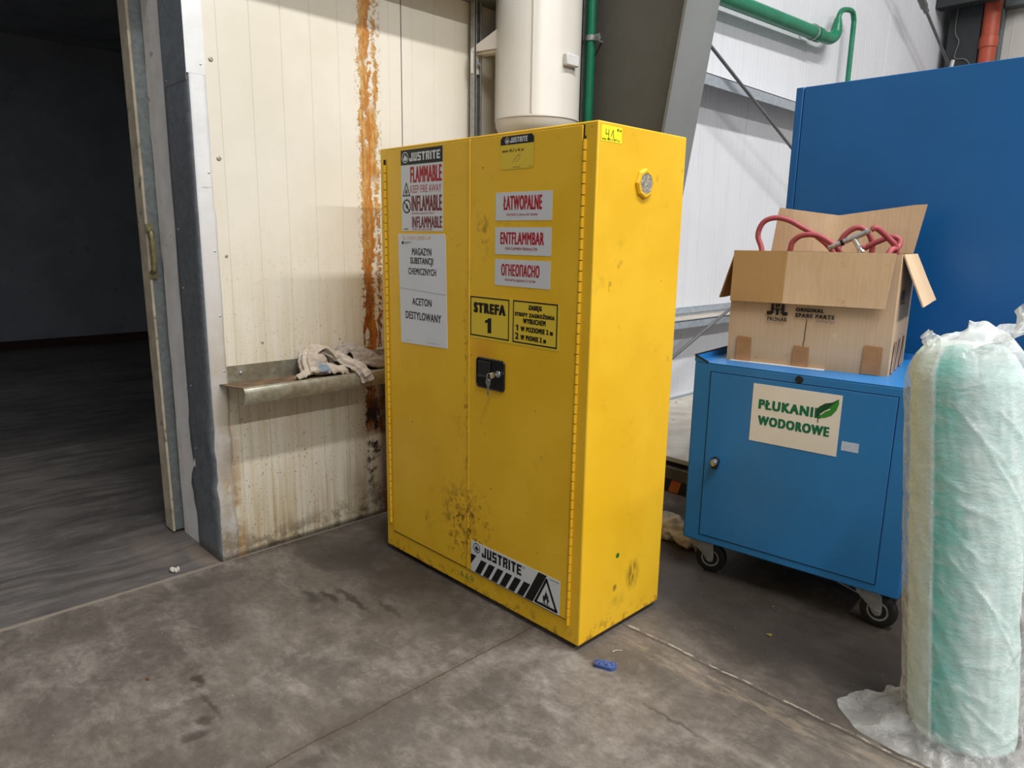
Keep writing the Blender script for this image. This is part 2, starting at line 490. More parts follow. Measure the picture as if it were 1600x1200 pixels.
M['stickyyellow'] = flat('fluorescent_yellow_note', (252, 240, 40), 0.7)
M['labelyellow'] = flat('yellow_label', (232, 200, 60), 0.4)
M['redprint'] = flat('red_print', (178, 22, 40), 0.45)
M['dkredprint'] = flat('dark_red_print', (120, 34, 42), 0.45)
M['orangeink'] = flat('orange_ink', (232, 170, 80), 0.7)
M['greyink'] = flat('grey_ink', (120, 122, 126), 0.6)
M['greenprint'] = flat('green_print', (10, 112, 78), 0.5)
M['leafgreen'] = flat('leaf_green', (54, 138, 52), 0.5)
M['leafdark'] = flat('dark_leaf_green', (14, 74, 40), 0.5)
M['greendot'] = flat('green_dot', (30, 110, 50), 0.5)
M['chrome'] = flat('chrome', (215, 215, 215), 0.26, 0.9)
M['steel'] = mat_galv('zinc_plated_steel', (176, 178, 178), 0.38)
M['mesh'] = simple('dull_flame_arrestor', (176, 168, 150), 0.4, 0.35, var=0.5, vs=90, bump=0.6, bs=160)
M['galvdark'] = mat_galv('grey_flashing', (136, 142, 148), 0.5, 0.35, (104, 104, 104), 0.4)
def mat_flash():
    t = NT('bright_flashing')
    p = t.pos()
    z = t.sep(p)[2]
    n = t.noise(p, 9, 6, 0.7)
    col = t.mix(t.ramp(n, 0.35, 0.65), lin(228, 229, 230), lin(238, 239, 240))
    col = t.mix(t.math('MULTIPLY', t.ramp(z, 0.5, 1.7, 1, 0), t.ramp(n, 0.3, 0.6, 0.45, 0.85)), col, lin(178, 166, 148))
    col = t.mix(t.math('MULTIPLY', t.ramp(z, 0.0, 0.3, 0.8, 0), t.ramp(n, 0.4, 0.6)), col, lin(120, 104, 80))
    sx = t.noise(t.scaled(p, (1, 3, 60)), 1.0, 3, 0.6)
    f = t.math('MULTIPLY', t.blob(p, (-1.433, -0.53, 1.48), (0.2, 0.06, 0.05), 0.2, 1), t.ramp(sx, 0.55, 0.62))
    col = t.mix(f, col, lin(90, 88, 86))
    return t.base(col, 0.38, 0.2, 0.5)


M['galv'] = mat_flash()
M['galvshelf'] = mat_galv('shelf_sheet', (176, 174, 160), 0.36, 0.5, (120, 108, 80))
M['girt'] = mat_galv('galvanised_girt', (186, 196, 206), 0.5, 0.15, (160, 150, 130))
M['shelfdirt'] = simple('rusty_dust', (112, 90, 68), 0.9, var=0.35, vs=16)
M['doorgrey'] = mat_galv('door_leaf_sheet', (142, 150, 150), 0.5, 0.25, (100, 100, 96))
M['dooredge'] = simple('worn_beige_profile', (196, 182, 158), 0.55, var=0.2, vs=8, dirt=(14, 0.55, 0.8), dirtcol=(86, 72, 56))
M['brass'] = simple('tarnished_zinc', (150, 142, 104), 0.4, 0.6, var=0.3, vs=30)
M['columnweb'] = simple('grey_column_paint', (128, 130, 128), 0.5, var=0.06, vs=3)
M['columnwebdark'] = simple('brown_grey_web', (104, 102, 94), 0.65, var=0.08, vs=3)  # web colour, darker and browner than the flanges
M['darksteel'] = simple('dark_grey_steel', (40, 44, 46), 0.6, var=0.1)
M['trimgrey'] = simple('grey_trim', (96, 104, 104), 0.5, var=0.06)
M['heater'] = simple('cream_enamel', (214, 209, 199), 0.32, var=0.03, vs=3)
M['heaterbox'] = simple('white_abs', (222, 222, 220), 0.4, var=0.03)
M['pipegreen'] = simple('green_pipe_paint', (16, 120, 86), 0.35, var=0.1, vs=9)
M['rod'] = simple('grey_rod', (112, 114, 116), 0.45, 0.4, var=0.1)
M['downpipe'] = simple('red_brown_pvc', (176, 76, 50), 0.45, var=0.06)
M['bigblue'] = simple('deep_blue_enamel', (20, 100, 166), 0.40, var=0.05, vs=2)
M['blue'] = simple('blue_enamel', (40, 122, 188), 0.36, var=0.05, vs=4, dirt=(9, 0.66, 0.3), dirtcol=(20, 66, 110))
M['bluedark'] = flat('blue_gap', (8, 26, 56), 0.7)
M['signpaper'] = simple('cream_sign', (234, 230, 220), 0.5, var=0.02)
M['smalllabel'] = simple('pale_blue_label', (190, 206, 228), 0.5, var=0.08, vs=120)
M['tyre'] = simple('black_rubber', (26, 25, 25), 0.65, var=0.2, vs=20)
M['card'] = mat_cardboard()
M['cardflap'] = mat_cardboard('cardboard_flap', (208, 178, 142), True)
M['cardinner'] = mat_cardboard('cardboard_inside', (214, 185, 150))
M['tape'] = simple('brown_tape', (178, 130, 86), 0.3, var=0.1, vs=20)
M['hose'] = simple('red_rubber_hose', (166, 74, 80), 0.55, var=0.1, vs=20)
M['plastic'] = mat_plastic()
M['fleece'] = mat_fleece()
M['rag'] = mat_rag('beige_rag', (212, 201, 186), (-1.30, -0.165, 0.79))
M['rag2'] = mat_rag('grey_beige_rag', (190, 181, 172))
M['floorrag'] = mat_rag('dirty_rag', (224, 214, 196))
M['board'] = simple('weathered_board', (190, 184, 174), 0.85, var=0.15, vs=8, dirt=(16, 0.60, 0.85), dirtcol=(60, 50, 40))
M['boardedge'] = simple('dark_timber', (98, 90, 80), 0.85, var=0.2, vs=12)
M['orange'] = simple('orange_paint', (196, 104, 40), 0.6, var=0.15, vs=20)
M['redcart'] = simple('dark_red_enamel', (132, 16, 22), 0.4, var=0.06)
M['greytop'] = simple('grey_worktop', (186, 188, 190), 0.5, var=0.05)
M['bluescrap'] = simple('blue_scrap', (62, 84, 138), 0.6, var=0.3, vs=40, bump=0.6, bs=80)
M['crumb'] = simple('white_crumb', (206, 200, 190), 0.8, var=0.1)
M['wire'] = flat('grey_wire', (120, 120, 118), 0.6)


# ------------------------------------------------------------------ mesh helpers
class MB:
    def __init__(s):
        s.bm = bmesh.new()

    def face(s, vs, m=0):
        try:
            f = s.bm.faces.new(vs)
            f.material_index = m
            return f
        except ValueError:
            return None

    def box(s, a, b, m=0, rot=None, piv=None):
        x0, y0, z0 = a
        x1, y1, z1 = b
        c = [(x0, y0, z0), (x1, y0, z0), (x1, y1, z0), (x0, y1, z0), (x0, y0, z1), (x1, y0, z1), (x1, y1, z1), (x0, y1, z1)]
        c = [Vector(q) for q in c]
        if rot is not None:
            pv = Vector(piv) if piv else sum(c, Vector()) / 8
            c = [rot @ (q - pv) + pv for q in c]
        v = [s.bm.verts.new(q) for q in c]
        for f in ((0, 3, 2, 1), (4, 5, 6, 7), (0, 1, 5, 4), (1, 2, 6, 5), (2, 3, 7, 6), (3, 0, 4, 7)):
            s.face([v[i] for i in f], m)
        return s

    def prism(s, pts, d, m=0):
        """pts: 3D polygon, d: extrusion vector"""
        d = Vector(d)
        a = [s.bm.verts.new(Vector(q)) for q in pts]
        b = [s.bm.verts.new(Vector(q) + d) for q in pts]
        n = len(a)
        s.face(list(reversed(a)), m)
        s.face(b, m)
        for i in range(n):
            j = (i + 1) % n
            s.face([a[i], a[j], b[j], b[i]], m)
        return s

    def rings(s, rings, m=0, cap=True, close=True):
        vs = [[s.bm.verts.new(q) for q in r] for r in rings]
        for a, b in zip(vs, vs[1:]):
            n = len(a)
            for i in range(n if close else n - 1):
                j = (i + 1) % n
                s.face([a[i], a[j], b[j], b[i]], m)
        if cap:
            s.face(list(reversed(vs[0])), m)
            s.face(vs[-1], m)
        return s

    def cyl(s, p0, p1, r0, r1=None, seg=24, m=0, cap=True):
        r1 = r0 if r1 is None else r1
        p0, p1 = Vector(p0), Vector(p1)
        q = (p1 - p0).to_track_quat('Z', 'Y')
        rr = []
        for p, r in ((p0, r0), (p1, r1)):
            rr.append([p + q @ Vector((r * cos(2 * pi * i / seg), r * sin(2 * pi * i / seg), 0)) for i in range(seg)])
        return s.rings(rr, m, cap)

    def tube(s, pts, r, seg=12, m=0, sub=0, flat=1.0):
        pts = [Vector(p) for p in pts]
        if sub:
            pts = catmull(pts, sub)
        rs = r if isinstance(r, (list, tuple)) else None
        rings = []
        t0 = (pts[1] - pts[0]).normalized()
        up_ = Vector((0, 0, 1)) if abs(t0.z) < 0.9 else Vector((1, 0, 0))
        nrm = (up_ - t0 * up_.dot(t0)).normalized()
        for i, p in enumerate(pts):
            t = (pts[min(i + 1, len(pts) - 1)] - pts[max(i - 1, 0)]).normalized()
            nrm = (nrm - t * nrm.dot(t)).normalized()
            b = t.cross(nrm)
            if rs:
                k = i / (len(pts) - 1) * (len(rs) - 1)
                i0 = min(int(k), len(rs) - 2)
                rad = rs[i0] + (rs[i0 + 1] - rs[i0]) * (k - i0)
            else:
                rad = r
            rings.append([p + (nrm * cos(2 * pi * j / seg) * flat + b * sin(2 * pi * j / seg)) * rad for j in range(seg)])
        return s.rings(rings, m)

    def lathe(s, prof, c=(0, 0, 0), q=None, seg=32, m=0, cap=True):
        c = Vector(c)
        rr = []
        for r, z in prof:
            ring = []
            for i in range(seg):
                v = Vector((r * cos(2 * pi * i / seg), r * sin(2 * pi * i / seg), z))
                ring.append(c + (q @ v if q is not None else v))
            rr.append(ring)
        return s.rings(rr, m, cap)

    def ell(s, c, r, m=0, seg=20, rows=12):
        bm2 = bmesh.ops.create_uvsphere(s.bm, u_segments=seg, v_segments=rows, radius=1)
        for v in bm2['verts']:
            v.co = Vector((v.co.x * r[0], v.co.y * r[1], v.co.z * r[2])) + Vector(c)
            for f in v.link_faces:
                f.material_index = m
        return s

    def build(s, name, mats, parent=None, bevel=0.0, smooth=30, seg=2, kind=None, recenter=True, fixn=True):
        if fixn:
            bmesh.ops.recalc_face_normals(s.bm, faces=s.bm.faces)
        me = bpy.data.meshes.new(name)
        s.bm.to_mesh(me)
        s.bm.free()
        if smooth:
            me.shade_smooth()
            me.set_sharp_from_angle(angle=R(smooth))
        for mt in (mats if isinstance(mats, (list, tuple)) else [mats]):
            me.materials.append(M[mt] if isinstance(mt, str) else mt)
        return link(name, me, parent, bevel, kind, seg, recenter)


def link(name, me, parent=None, bevel=0.0, kind=None, seg=2, recenter=True):
    o = bpy.data.objects.new(name, me)
    COL.objects.link(o)
    if parent is not None:
        o.parent = parent
    elif recenter:
        vs = [v.co for v in me.vertices]
        c = Vector(((min(v.x for v in vs) + max(v.x for v in vs)) / 2, (min(v.y for v in vs) + max(v.y for v in vs)) / 2, min(v.z for v in vs)))
        me.transform(Matrix.Translation(-c))
        o.location = c
    if bevel:
        b = o.modifiers.new('bevel', 'BEVEL')
        b.width, b.segments, b.limit_method, b.angle_limit = bevel, seg, 'ANGLE', R(40)
    if kind:
        o['kind'] = kind
    return o


def catmull(p, n):
    out = []
    P = [p[0] * 2 - p[1]] + list(p) + [p[-1] * 2 - p[-2]]
    for i in range(1, len(P) - 2):
        for k in range(n):
            t = k / n
            a, b, c, d = P[i - 1], P[i], P[i + 1], P[i + 2]
            out.append(0.5 * ((2 * b) + (c - a) * t + (2 * a - 5 * b + 4 * c - d) * t * t + (3 * b - a - 3 * c + d) * t ** 3))
    out.append(p[-1])
    return out


def tag(o, label, cat, group=None):
    o['label'], o['category'] = label, cat
    if group:
        o['group'] = group
    return o


def thing(name, label, cat, loc=(0, 0, 0), rz=0.0, group=None):
    o = bpy.data.objects.new(name, None)
    o.empty_display_size = 0.1
    COL.objects.link(o)
    o.location = loc
    o.rotation_euler = (0, 0, rz)
    return tag(o, label, cat, group)


_tcache = {}


def text_polys(s, space=1.0):
    key = (s, space)
    if key in _tcache:
        return _tcache[key]
    cu = bpy.data.curves.new('lettering', 'FONT')
    cu.body = s
    cu.space_character = space
    cu.resolution_u = 3
    cu.dimensions = '2D'
    cu.fill_mode = 'BOTH'
    ob = bpy.data.objects.new('lettering', cu)
    COL.objects.link(ob)
    dg = bpy.context.evaluated_depsgraph_get()
    me = bpy.data.meshes.new_from_object(ob.evaluated_get(dg))
    vs = [(v.co.x, v.co.y) for v in me.vertices]
    fs = [tuple(p.vertices) for p in me.polygons]
    bpy.data.objects.remove(ob)
    bpy.data.curves.remove(cu)
    bpy.data.meshes.remove(me)
    _tcache[key] = (vs, fs)
    return vs, fs


BLOCK = {
    'J': (4, [(2.5, 0, 4, 6), (0, 0, 4, 1.4), (0, 0, 1.5, 2.4)]),
    'U': (4, [(0, 0, 1.5, 6), (2.5, 0, 4, 6), (0, 0, 4, 1.4)]),
    'S': (4, [(0, 4.7, 4, 6), (0, 2.5, 1.5, 6), (0, 2.4, 4, 3.6), (2.5, 0, 4, 3.6), (0, 0, 4, 1.3)]),
    'T': (4, [(0, 4.6, 4, 6), (1.2, 0, 2.8, 6)]),
    'R': (4, [(0, 0, 1.5, 6), (0, 4.7, 4, 6), (2.6, 3.0, 4, 6), (0, 2.2, 3.3, 3.5), (2.4, 0, 4, 2.3)]),
    'I': (1.5, [(0, 0, 1.5, 6)]),
    'E': (4, [(0, 0, 1.5, 6), (0, 4.7, 4, 6), (0, 2.4, 3.5, 3.6), (0, 0, 4, 1.3)]),
}
FLAME = [(-0.15, -1), (-0.6, -0.75), (-0.75, -0.2), (-0.5, 0.25), (-0.42, -0.1), (-0.25, 0.35), (0.0, 1.0), (0.08, 0.45), (0.3, 0.6),
         (0.32, 0.15), (0.62, 0.35), (0.5, -0.1), (0.75, -0.3), (0.55, -0.75), (0.2, -1), (0.3, -0.6), (0.1, -0.15), (-0.05, -0.55), (-0.2, -0.3), (-0.25, -0.65)]


class Decal(MB):
    """flat print built as real thin geometry: o + u*a + v*b + n*c"""

    def __init__(s, o, u, v, n):
        super().__init__()
        s.o, s.u, s.v, s.nn = Vector(o), Vector(u), Vector(v), Vector(n)
        s.h = 0.0

    def P(s, a, b, h):
        return s.o + s.u * a + s.v * b + s.nn * h

    def sheet(s, a0, b0, a1, b1, m=0, t=0.0008, r=0.0, skew=None):
        pts = [(a0, b0), (a1, b0), (a1, b1), (a0, b1)]
        if skew:
            pts = skew
        if r:
            pts = []
            for (cx, cy_, st) in ((a1 - r, b0 + r, -90), (a1 - r, b1 - r, 0), (a0 + r, b1 - r, 90), (a0 + r, b0 + r, 180)):
                for k in range(6):
                    an = R(st + 18 * k)
                    pts.append((cx + r * cos(an), cy_ + r * sin(an)))
        s.prism([s.P(a, b, 0.0001) for a, b in pts], s.nn * t, m)
        s.h = t + 0.0001
        return s

    def poly(s, pts, m=1, l=1):
        s.face([s.bm.verts.new(s.P(a, b, s.h + 0.00035 * l)) for a, b in pts], m)
        return s

    def rect(s, a0, b0, a1, b1, m=1, l=1):
        return s.poly([(a0, b0), (a1, b0), (a1, b1), (a0, b1)], m, l)

    def frame(s, a0, b0, a1, b1, w, m=1, l=1):
        s.rect(a0, b0, a1, b0 + w, m, l)
        s.rect(a0, b1 - w, a1, b1, m, l)
        s.rect(a0, b0, a0 + w, b1, m, l)
        return s.rect(a1 - w, b0, a1, b1, m, l)

    def ring(s, a, b, r0, r1, m=1, l=1, n=28):
        for i in range(n):
            t0, t1 = 2 * pi * i / n, 2 * pi * (i + 1) / n
            s.poly([(a + r0 * cos(t0), b + r0 * sin(t0)), (a + r1 * cos(t0), b + r1 * sin(t0)), (a + r1 * cos(t1), b + r1 * sin(t1)), (a + r0 * cos(t1), b + r0 * sin(t1))], m, l)
        return s

    def disc(s, a, b, r, m=1, l=1, n=28):
        return s.poly([(a + r * cos(2 * pi * i / n), b + r * sin(2 * pi * i / n)) for i in range(n)], m, l)

    def stroke(s, pts, w, m=1, l=1):
        for (a0, b0), (a1, b1) in zip(pts, pts[1:]):
            d = Vector((a1 - a0, b1 - b0))
            if d.length < 1e-7:
                continue
            d.normalize()
            nx, ny = -d.y * w / 2, d.x * w / 2
            ex, ey = d.x * w / 3, d.y * w / 3
            s.poly([(a0 - nx - ex, b0 - ny - ey), (a1 - nx + ex, b1 - ny + ey), (a1 + nx + ex, b1 + ny + ey), (a0 + nx - ex, b0 + ny - ey)], m, l)
        return s

    def tri(s, a, b, w, h, t, m=1, l=1):
        s.stroke([(a - w / 2, b), (a + w / 2, b), (a, b + h), (a - w / 2, b)], t, m, l)
        return s

    def flame(s, a, b, sx, sy_, m=1, l=1):
        return s.poly([(a + x * sx, b + y * sy_) for x, y in FLAME], m, l)

    def text(s, st, a0, b0, a1, b1, m=1, bold=0.0, l=1):
        vs, fs = text_polys(st, 1.0 + bold * 1.7)
        if st == '1':
            vs = [(0.35, 0), (0.85, 0), (0.85, 1.5), (0.45, 1.5), (0.30, 1.32), (0.0, 1.22), (0.0, 0.95), (0.35, 1.03)]
            fs, bold = [tuple(range(8))], 0
        x0, x1 = min(v[0] for v in vs), max(v[0] for v in vs)
        y0, y1 = min(v[1] for v in vs), max(v[1] for v in vs)
        wx, wy = bold * (b1 - b0) * 1.3, bold * (b1 - b0) * 0.7
        # heavier strokes: the letter set slightly apart a few times
        offs = [(0, 0)] if not bold else [(p * wx, q * wy) for p in (0, 0.34, 0.67, 1) for q in (0, 1)]
        ax, ay = (a1 - a0 - (wx if bold else 0)), (b1 - b0 - (wy if bold else 0))
        for k, (ox_, oy_) in enumerate(offs):
            bv = [s.bm.verts.new(s.P(a0 + ox_ + (x - x0) / (x1 - x0) * ax, b0 + oy_ + (y - y0) / (y1 - y0) * ay, s.h + 0.00035 * l + 0.00002 * k)) for x, y in vs]
            for f in fs:
                s.face([bv[i] for i in f], m)
        return s

    def block(s, st, a0, b0, a1, b1, m=1, l=1):
        tot = sum(BLOCK[c][0] for c in st) + 0.8 * (len(st) - 1)
        k, x = (a1 - a0) / tot, 0.0
        for c in st:
            w, rs = BLOCK[c]
            for i, (p, q, r, t) in enumerate(rs):
                s.rect(a0 + (x + p) * k, b0 + q / 6 * (b1 - b0), a0 + (x + r) * k, b0 + t / 6 * (b1 - b0), m, l + 0.15 * i)
            x += w + 0.8
        return s

    def emblem(s, a, b, r, m=1, l=1):
        s.ring(a, b, r * 0.84, r, m, l)
        s.poly([(a - .62 * r, b - .25 * r), (a - .5 * r, b + .1 * r), (a - .3 * r, b - .05 * r), (a - .25 * r, b + .35 * r), (a - .02 * r, b + .62 * r), (a + .1 * r, b + .2 * r),
                (a + .28 * r, b + .4 * r), (a + .32 * r, b - .02 * r), (a + .58 * r, b + .15 * r), (a + .62 * r, b - .25 * r), (a + .3 * r, b - .6 * r), (a - .3 * r, b - .6 * r)], m, l)
        s.stroke([(a - .7 * r, b - .42 * r), (a, b - .3 * r), (a + .7 * r, b - .42 * r)], r * 0.1, 0, l + 1)
        return s

    def done(s, name, mats, parent):
        return s.build(name, mats, parent, smooth=0, fixn=False)


def ribbed(name, mat, x, y0, y1, z0, z1, thick, pitch, gw, gd, axis='y', facing=1, first=0.0, kind='structure', joints=()):
    """flat sheet with shallow vertical grooves; extruded profile"""
    prof = [(y0, 0.0)]
    y = y0 + first
    while y < y1 - gw:
        if y > y0 + gw:
            d = gd
            for j in joints:
                if abs(y - j) < pitch * 0.5:
                    d = gd * 3
            prof += [(y - gw / 2, 0), (y - gw / 4, -d), (y + gw / 4, -d), (y + gw / 2, 0)]
        y += pitch
    prof += [(y1, 0), (y1, -thick), (y0, -thick)]
    b = MB()
    pts = []
    for (a, d) in prof:
        pts.append((x + facing * d, a, z0) if axis == 'y' else (a, x + facing * d, z0))
    b.prism(pts, (0, 0, z1 - z0), 0)
    return b.build(name, mat, kind=kind, smooth=0)


# ================================================================== SETTING
MB().box((-1.425, -7, -0.1), (7, 9.4, 0)).build('floor', 'floor', kind='structure', smooth=0)
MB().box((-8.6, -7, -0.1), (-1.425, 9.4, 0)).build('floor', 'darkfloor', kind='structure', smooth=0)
# cream sandwich-panel partition with the doorway to its left
wl = ribbed('wall_left', 'leftwall', -1.44, -0.565, 1.20, 0, 3.4, 0.41, 0.127, 0.007, 0.0016, first=0.092)
b = MB()
b.box((-1.4395, 0.3565, 0), (-1.4385, 0.3595, 2.43))
b.build('panel_joint', 'darkgap', wl, smooth=0).location = -wl.location
# end face of the partition, painted white
b = MB()
n = 40
lft, rgt = [], []
for i in range(n + 1):
    z = 2.8 * i / n
    e = 0.012 * mnoise.noise(Vector((z * 6, 3.1, 0))) + (0.012 if z < 1.25 else 0.0)
    lft.append((-1.862 + e, -0.588, z))
    rgt.append((-1.655, -0.588, z))
for i in range(n):
    vs = [lft[i], rgt[i], rgt[i + 1], lft[i + 1]]
    b.prism(vs, (0, 0.023, 0), 0)
b.build('trim_2', 'jambwhite', kind='structure', smooth=0)
# folded steel flashing round the jamb corner, dented low down
b = MB()
nz, nu = 70, 14
grid = []
for i in range(nz + 1):
    z = 2.8 * i / nz
    row = []
    dent = math.exp(-((z - 0.36) / 0.20) ** 2)
    edge = -0.518 + 0.004 * mnoise.noise(Vector((z * 5, 0, 0))) + (0.012 * dent * mnoise.noise(Vector((z * 14, 2, 0)))) - 0.006 * (z > 1.4)
    for j in range(nu + 1):
        k = j / nu
        if k < 0.6:
            x, y = -1.665 + (k / 0.6) * 0.232 - 0.018 * dent * (1 - k / 0.6), -0.5915 + 0.002 * sin(z * 9) * dent
            if k == 0:
                x += 0.006 * mnoise.noise(Vector((z * 4, 9, 0)))
        else:
            q = (k - 0.6) / 0.4
            x, y = -1.433, -0.5915 + q * (edge + 0.5915)
        w = mnoise.noise(Vector((z * 9, k * 5, 1.7)))
        w2 = mnoise.noise(Vector((z * 26, k * 3, 5.1)))
        x += dent * (0.020 * w + 0.010 * w2)
        y += dent * (0.016 * w + 0.006 * w2) * (1 if k < 0.62 else 0.5)
        row.append(Vector((x, y, z)))
    grid.append(row)
vv = [[b.bm.verts.new(p) for p in r] for r in grid]
for i in range(nz):
    for j in range(nu):
        b.face([vv[i][j], vv[i][j + 1], vv[i + 1][j + 1], vv[i + 1][j]], 0 if j < nu * 0.6 - 0.01 else 1)
tr = b.build('trim_1', ['galvdark', 'galv'], kind='structure', smooth=60)
sol = tr.modifiers.new('thickness', 'SOLIDIFY')
sol.thickness = 0.0015
sol.offset = 1
b = MB()
b.box((-1.4325, -0.5935, 1.905), (-1.4310, -0.524, 2.8), 1)
b.box((-1.655, -0.5945, 1.880), (-1.4310, -0.5930, 2.8), 0)
b.build('upper_sheet', ['galvdark', 'galv'], tr, smooth=0).location = -tr.location
rv = []
for (y, z) in [(-0.540, 1.94), (-0.536, 1.56), (-0.533, 1.27), (-0.53, 1.02), (-0.528, 0.80)]:
    rv.append(((-1.4325, y, z), (0.003, 0.005, 0.005)))
for (x, z) in [(-1.63, 1.9), (-1.625, 1.35), (-1.62, 1.12), (-1.62, 0.72), (-1.62, 0.45)]:
    rv.append(((x, -0.594, z), (0.005, 0.003, 0.005)))
for p, r in rv:
    MB().ell((0, 0, 0), r, seg=10, rows=6).build('rivet', 'steel', tr).location = Vector(p) - tr.location
# screws on the panel
for (y, z, r) in [(-0.498, 1.967, 0.009), (-0.491, 1.617, 0.009), (-0.486, 1.252, 0.006), (-0.36, 0.90, 0.005), (0.0, 0.885, 0.004)]:
    o = MB().lathe([(r, 0), (r, 0.002), (r * 0.7, 0.004), (r * 0.1, 0.0045)], q=Vector((1, 0, 0)).to_track_quat('Z', 'Y'), seg=14).build('screw', 'mesh', wl)
    o.location = Vector((-1.44, y, z)) - wl.location
# header box over the partition
MB().box((-1.44, -0.6, 2.435), (-1.25, 1.2, 2.75)).build('trim_3', 'galvdark', kind='structure', bevel=0.003)
# rest of the partition: lintel and the far side of the doorway
MB().box((-1.85, -4.0, 2.6), (-1.44, -0.595, 3.4)).build('wall_left', 'jambwhite', kind='structure', smooth=0)
MB().box((-1.85, -7, 0), (-1.44, -4.0, 3.4)).build('wall_left', 'jambwhite', kind='structure', smooth=0)
# unlit room beyond
MB().box((-8.6, -7, 0), (-8.3, 8.6, 3.4)).build('wall_far', 'darkwall', kind='structure', smooth=0)
MB().box((-8.3, -7.2, 0), (-1.44, -7, 3.4)).build('wall_front', 'darkwall', kind='structure', smooth=0)
MB().box((-8.6, 1.2, 3.4), (-1.95, 8.6, 3.5)).build('ceiling', 'darkwall', kind='structure', smooth=0)
MB().box((-8.3, 4.0, 0), (-1.95, 4.2, 3.4)).build('wall_side', 'darkwall', kind='structure', smooth=0)
MB().box((-8.6, -7.2, 3.4), (-1.44, 1.2, 3.5)).build('ceiling', 'darkwall', kind='structure', smooth=0)
MB().box((-8.3, -7, 0), (-8.27, 4.0, 0.10)).build('baseboard_far', simple('dark_brown_kerb', (70, 46, 38), 0.8), kind='structure', smooth=0)
# outer wall and far wall of the hall
ribbed('wall_right', 'rightwall', -1.8, 1.22, 9.4, 0, 5.6, 0.12, 0.0625, 0.012, 0.0012, first=0.03, joints=(3.16, 4.16, 5.16, 6.16, 7.16))
ribbed('wall_back', 'farwall', 9.25, -1.79, 6.0, 0, 5.6, -0.12, 0.20, 0.012, 0.003, axis='x', facing=1, first=0.1)
# base rail of the outer wall
b = MB()
b.box((-1.80, 1.5, 0.0), (-1.74, 8.85, 0.035))
b.box((-1.80, 1.5, 0.05), (-1.772, 8.85, 0.075))
b.build('baseboard_right', 'girt', kind='structure', bevel=0.002)
MB().box((-1.30, 9.10, 0), (-1.175, 9.249, 5.4)).build('trim_4', 'trimgrey', kind='structure', bevel=0.004)
MB().box((-1.17, 9.08, 4.18), (5.0, 9.249, 4.36)).build('trim_5', 'trimgrey', kind='structure', bevel=0.004)

# sliding door leaf
dl = MB()
x0, x1 = -1.955, -1.868
dl.prism([(x0 + 0.004, -0.622, 0.012), (x1, -0.622, 0.012), (x1, 0.9, 0.012), (x0 + 0.004, 0.9, 0.012)], (0, -0.014, 2.55))
door = dl.build('door_1', 'doorgrey', kind='structure', smooth=0)
o = MB().prism([(x0, -0.633, 0.008), (x1 + 0.004, -0.633, 0.008), (x1 + 0.004, -0.622, 0.008), (x0, -0.622, 0.008)], (0, -0.014, 2.55)).build('edge_profile', 'dooredge', door, bevel=0.002)
o.location = -door.location
b = MB()
b.prism([(x1 + 0.004, -0.642, 1.335), (x1 + 0.004, -0.612, 1.335), (x1 + 0.004, -0.612, 1.372), (x1 + 0.004, -0.642, 1.372)], (0.006, 0, 0))
b.prism([(x1 + 0.004, -0.642, 1.145), (x1 + 0.004, -0.612, 1.145), (x1 + 0.004, -0.612, 1.178), (x1 + 0.004, -0.642, 1.178)], (0.006, 0, 0))
b.tube([(x1 + 0.006, -0.627, 1.345), (x1 + 0.032, -0.627, 1.335), (x1 + 0.034, -0.627, 1.32), (x1 + 0.034, -0.627, 1.20), (x1 + 0.032, -0.627, 1.185), (x1 + 0.006, -0.627, 1.172)], 0.012, seg=8)
o = b.build('door_handle', 'brass', door, bevel=0.001)
o.location = -door.location

# ================================================================== STEELWORK AND PIPES
fx = lambda z: -0.902 + 0.1515 * z
HT = 4.6
col = thing('steel_column', 'grey tapered steel column rising behind the yellow cabinet', 'column', (-1.3, 1.35, 0))
L = Vector((1.3, -1.35, 0))
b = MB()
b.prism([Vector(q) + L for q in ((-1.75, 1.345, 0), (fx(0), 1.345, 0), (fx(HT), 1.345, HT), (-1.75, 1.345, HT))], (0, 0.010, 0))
b.build('web', 'columnwebdark', col, smooth=0)
b = MB()
b.prism([Vector(q) + L for q in ((fx(0), 1.22, 0), (fx(0) + 0.016, 1.22, 0), (fx(HT) + 0.016, 1.22, HT), (fx(HT), 1.22, HT))], (0, 0.255, 0))
b.build('inner_flange', 'columnweb', col, bevel=0.001)
b = MB()
b.prism([Vector(q) + L for q in ((-1.766, 1.225, 0), (-1.75, 1.225, 0), (-1.75, 1.225, HT), (-1.766, 1.225, HT))], (0, 0.25, 0))
b.build('outer_flange', 'columnweb', col, bevel=0.001)
MB().box((0.02 - 0.42, -0.14, 0), (0.45, 0.14, 0.02)).build('base_plate', 'columnweb', col, bevel=0.001)

g = MB()
g.box((-1.8, 1.5, 2.535), (-1.6, 8.85, 2.541)).box((-1.606, 1.5, 2.462), (-1.6, 8.85, 2.541)).box((-1.799, 1.5, 2.541), (-1.793, 8.85, 2.60))
tag(g.build('wall_girt', 'girt', smooth=0), 'galvanised wall rail high on the white cladding, above the diagonal rod', 'rail')
g = MB()
g.box((-1.8, 1.5, 0.732), (-1.6, 8.85, 0.738), 1).box((-1.606, 1.5, 0.680), (-1.6, 8.85, 0.745)).box((-1.799, 1.5, 0.738), (-1.785, 8.85, 0.812)).box((-1.786, 1.5, 0.765), (-1.772, 8.85, 0.785))
tag(g.build('wall_girt', ['girt', simple('dusty_rail_top', (190, 180, 166), 0.8)], smooth=0), 'low dusty galvanised wall rail behind the cardboard box', 'rail')


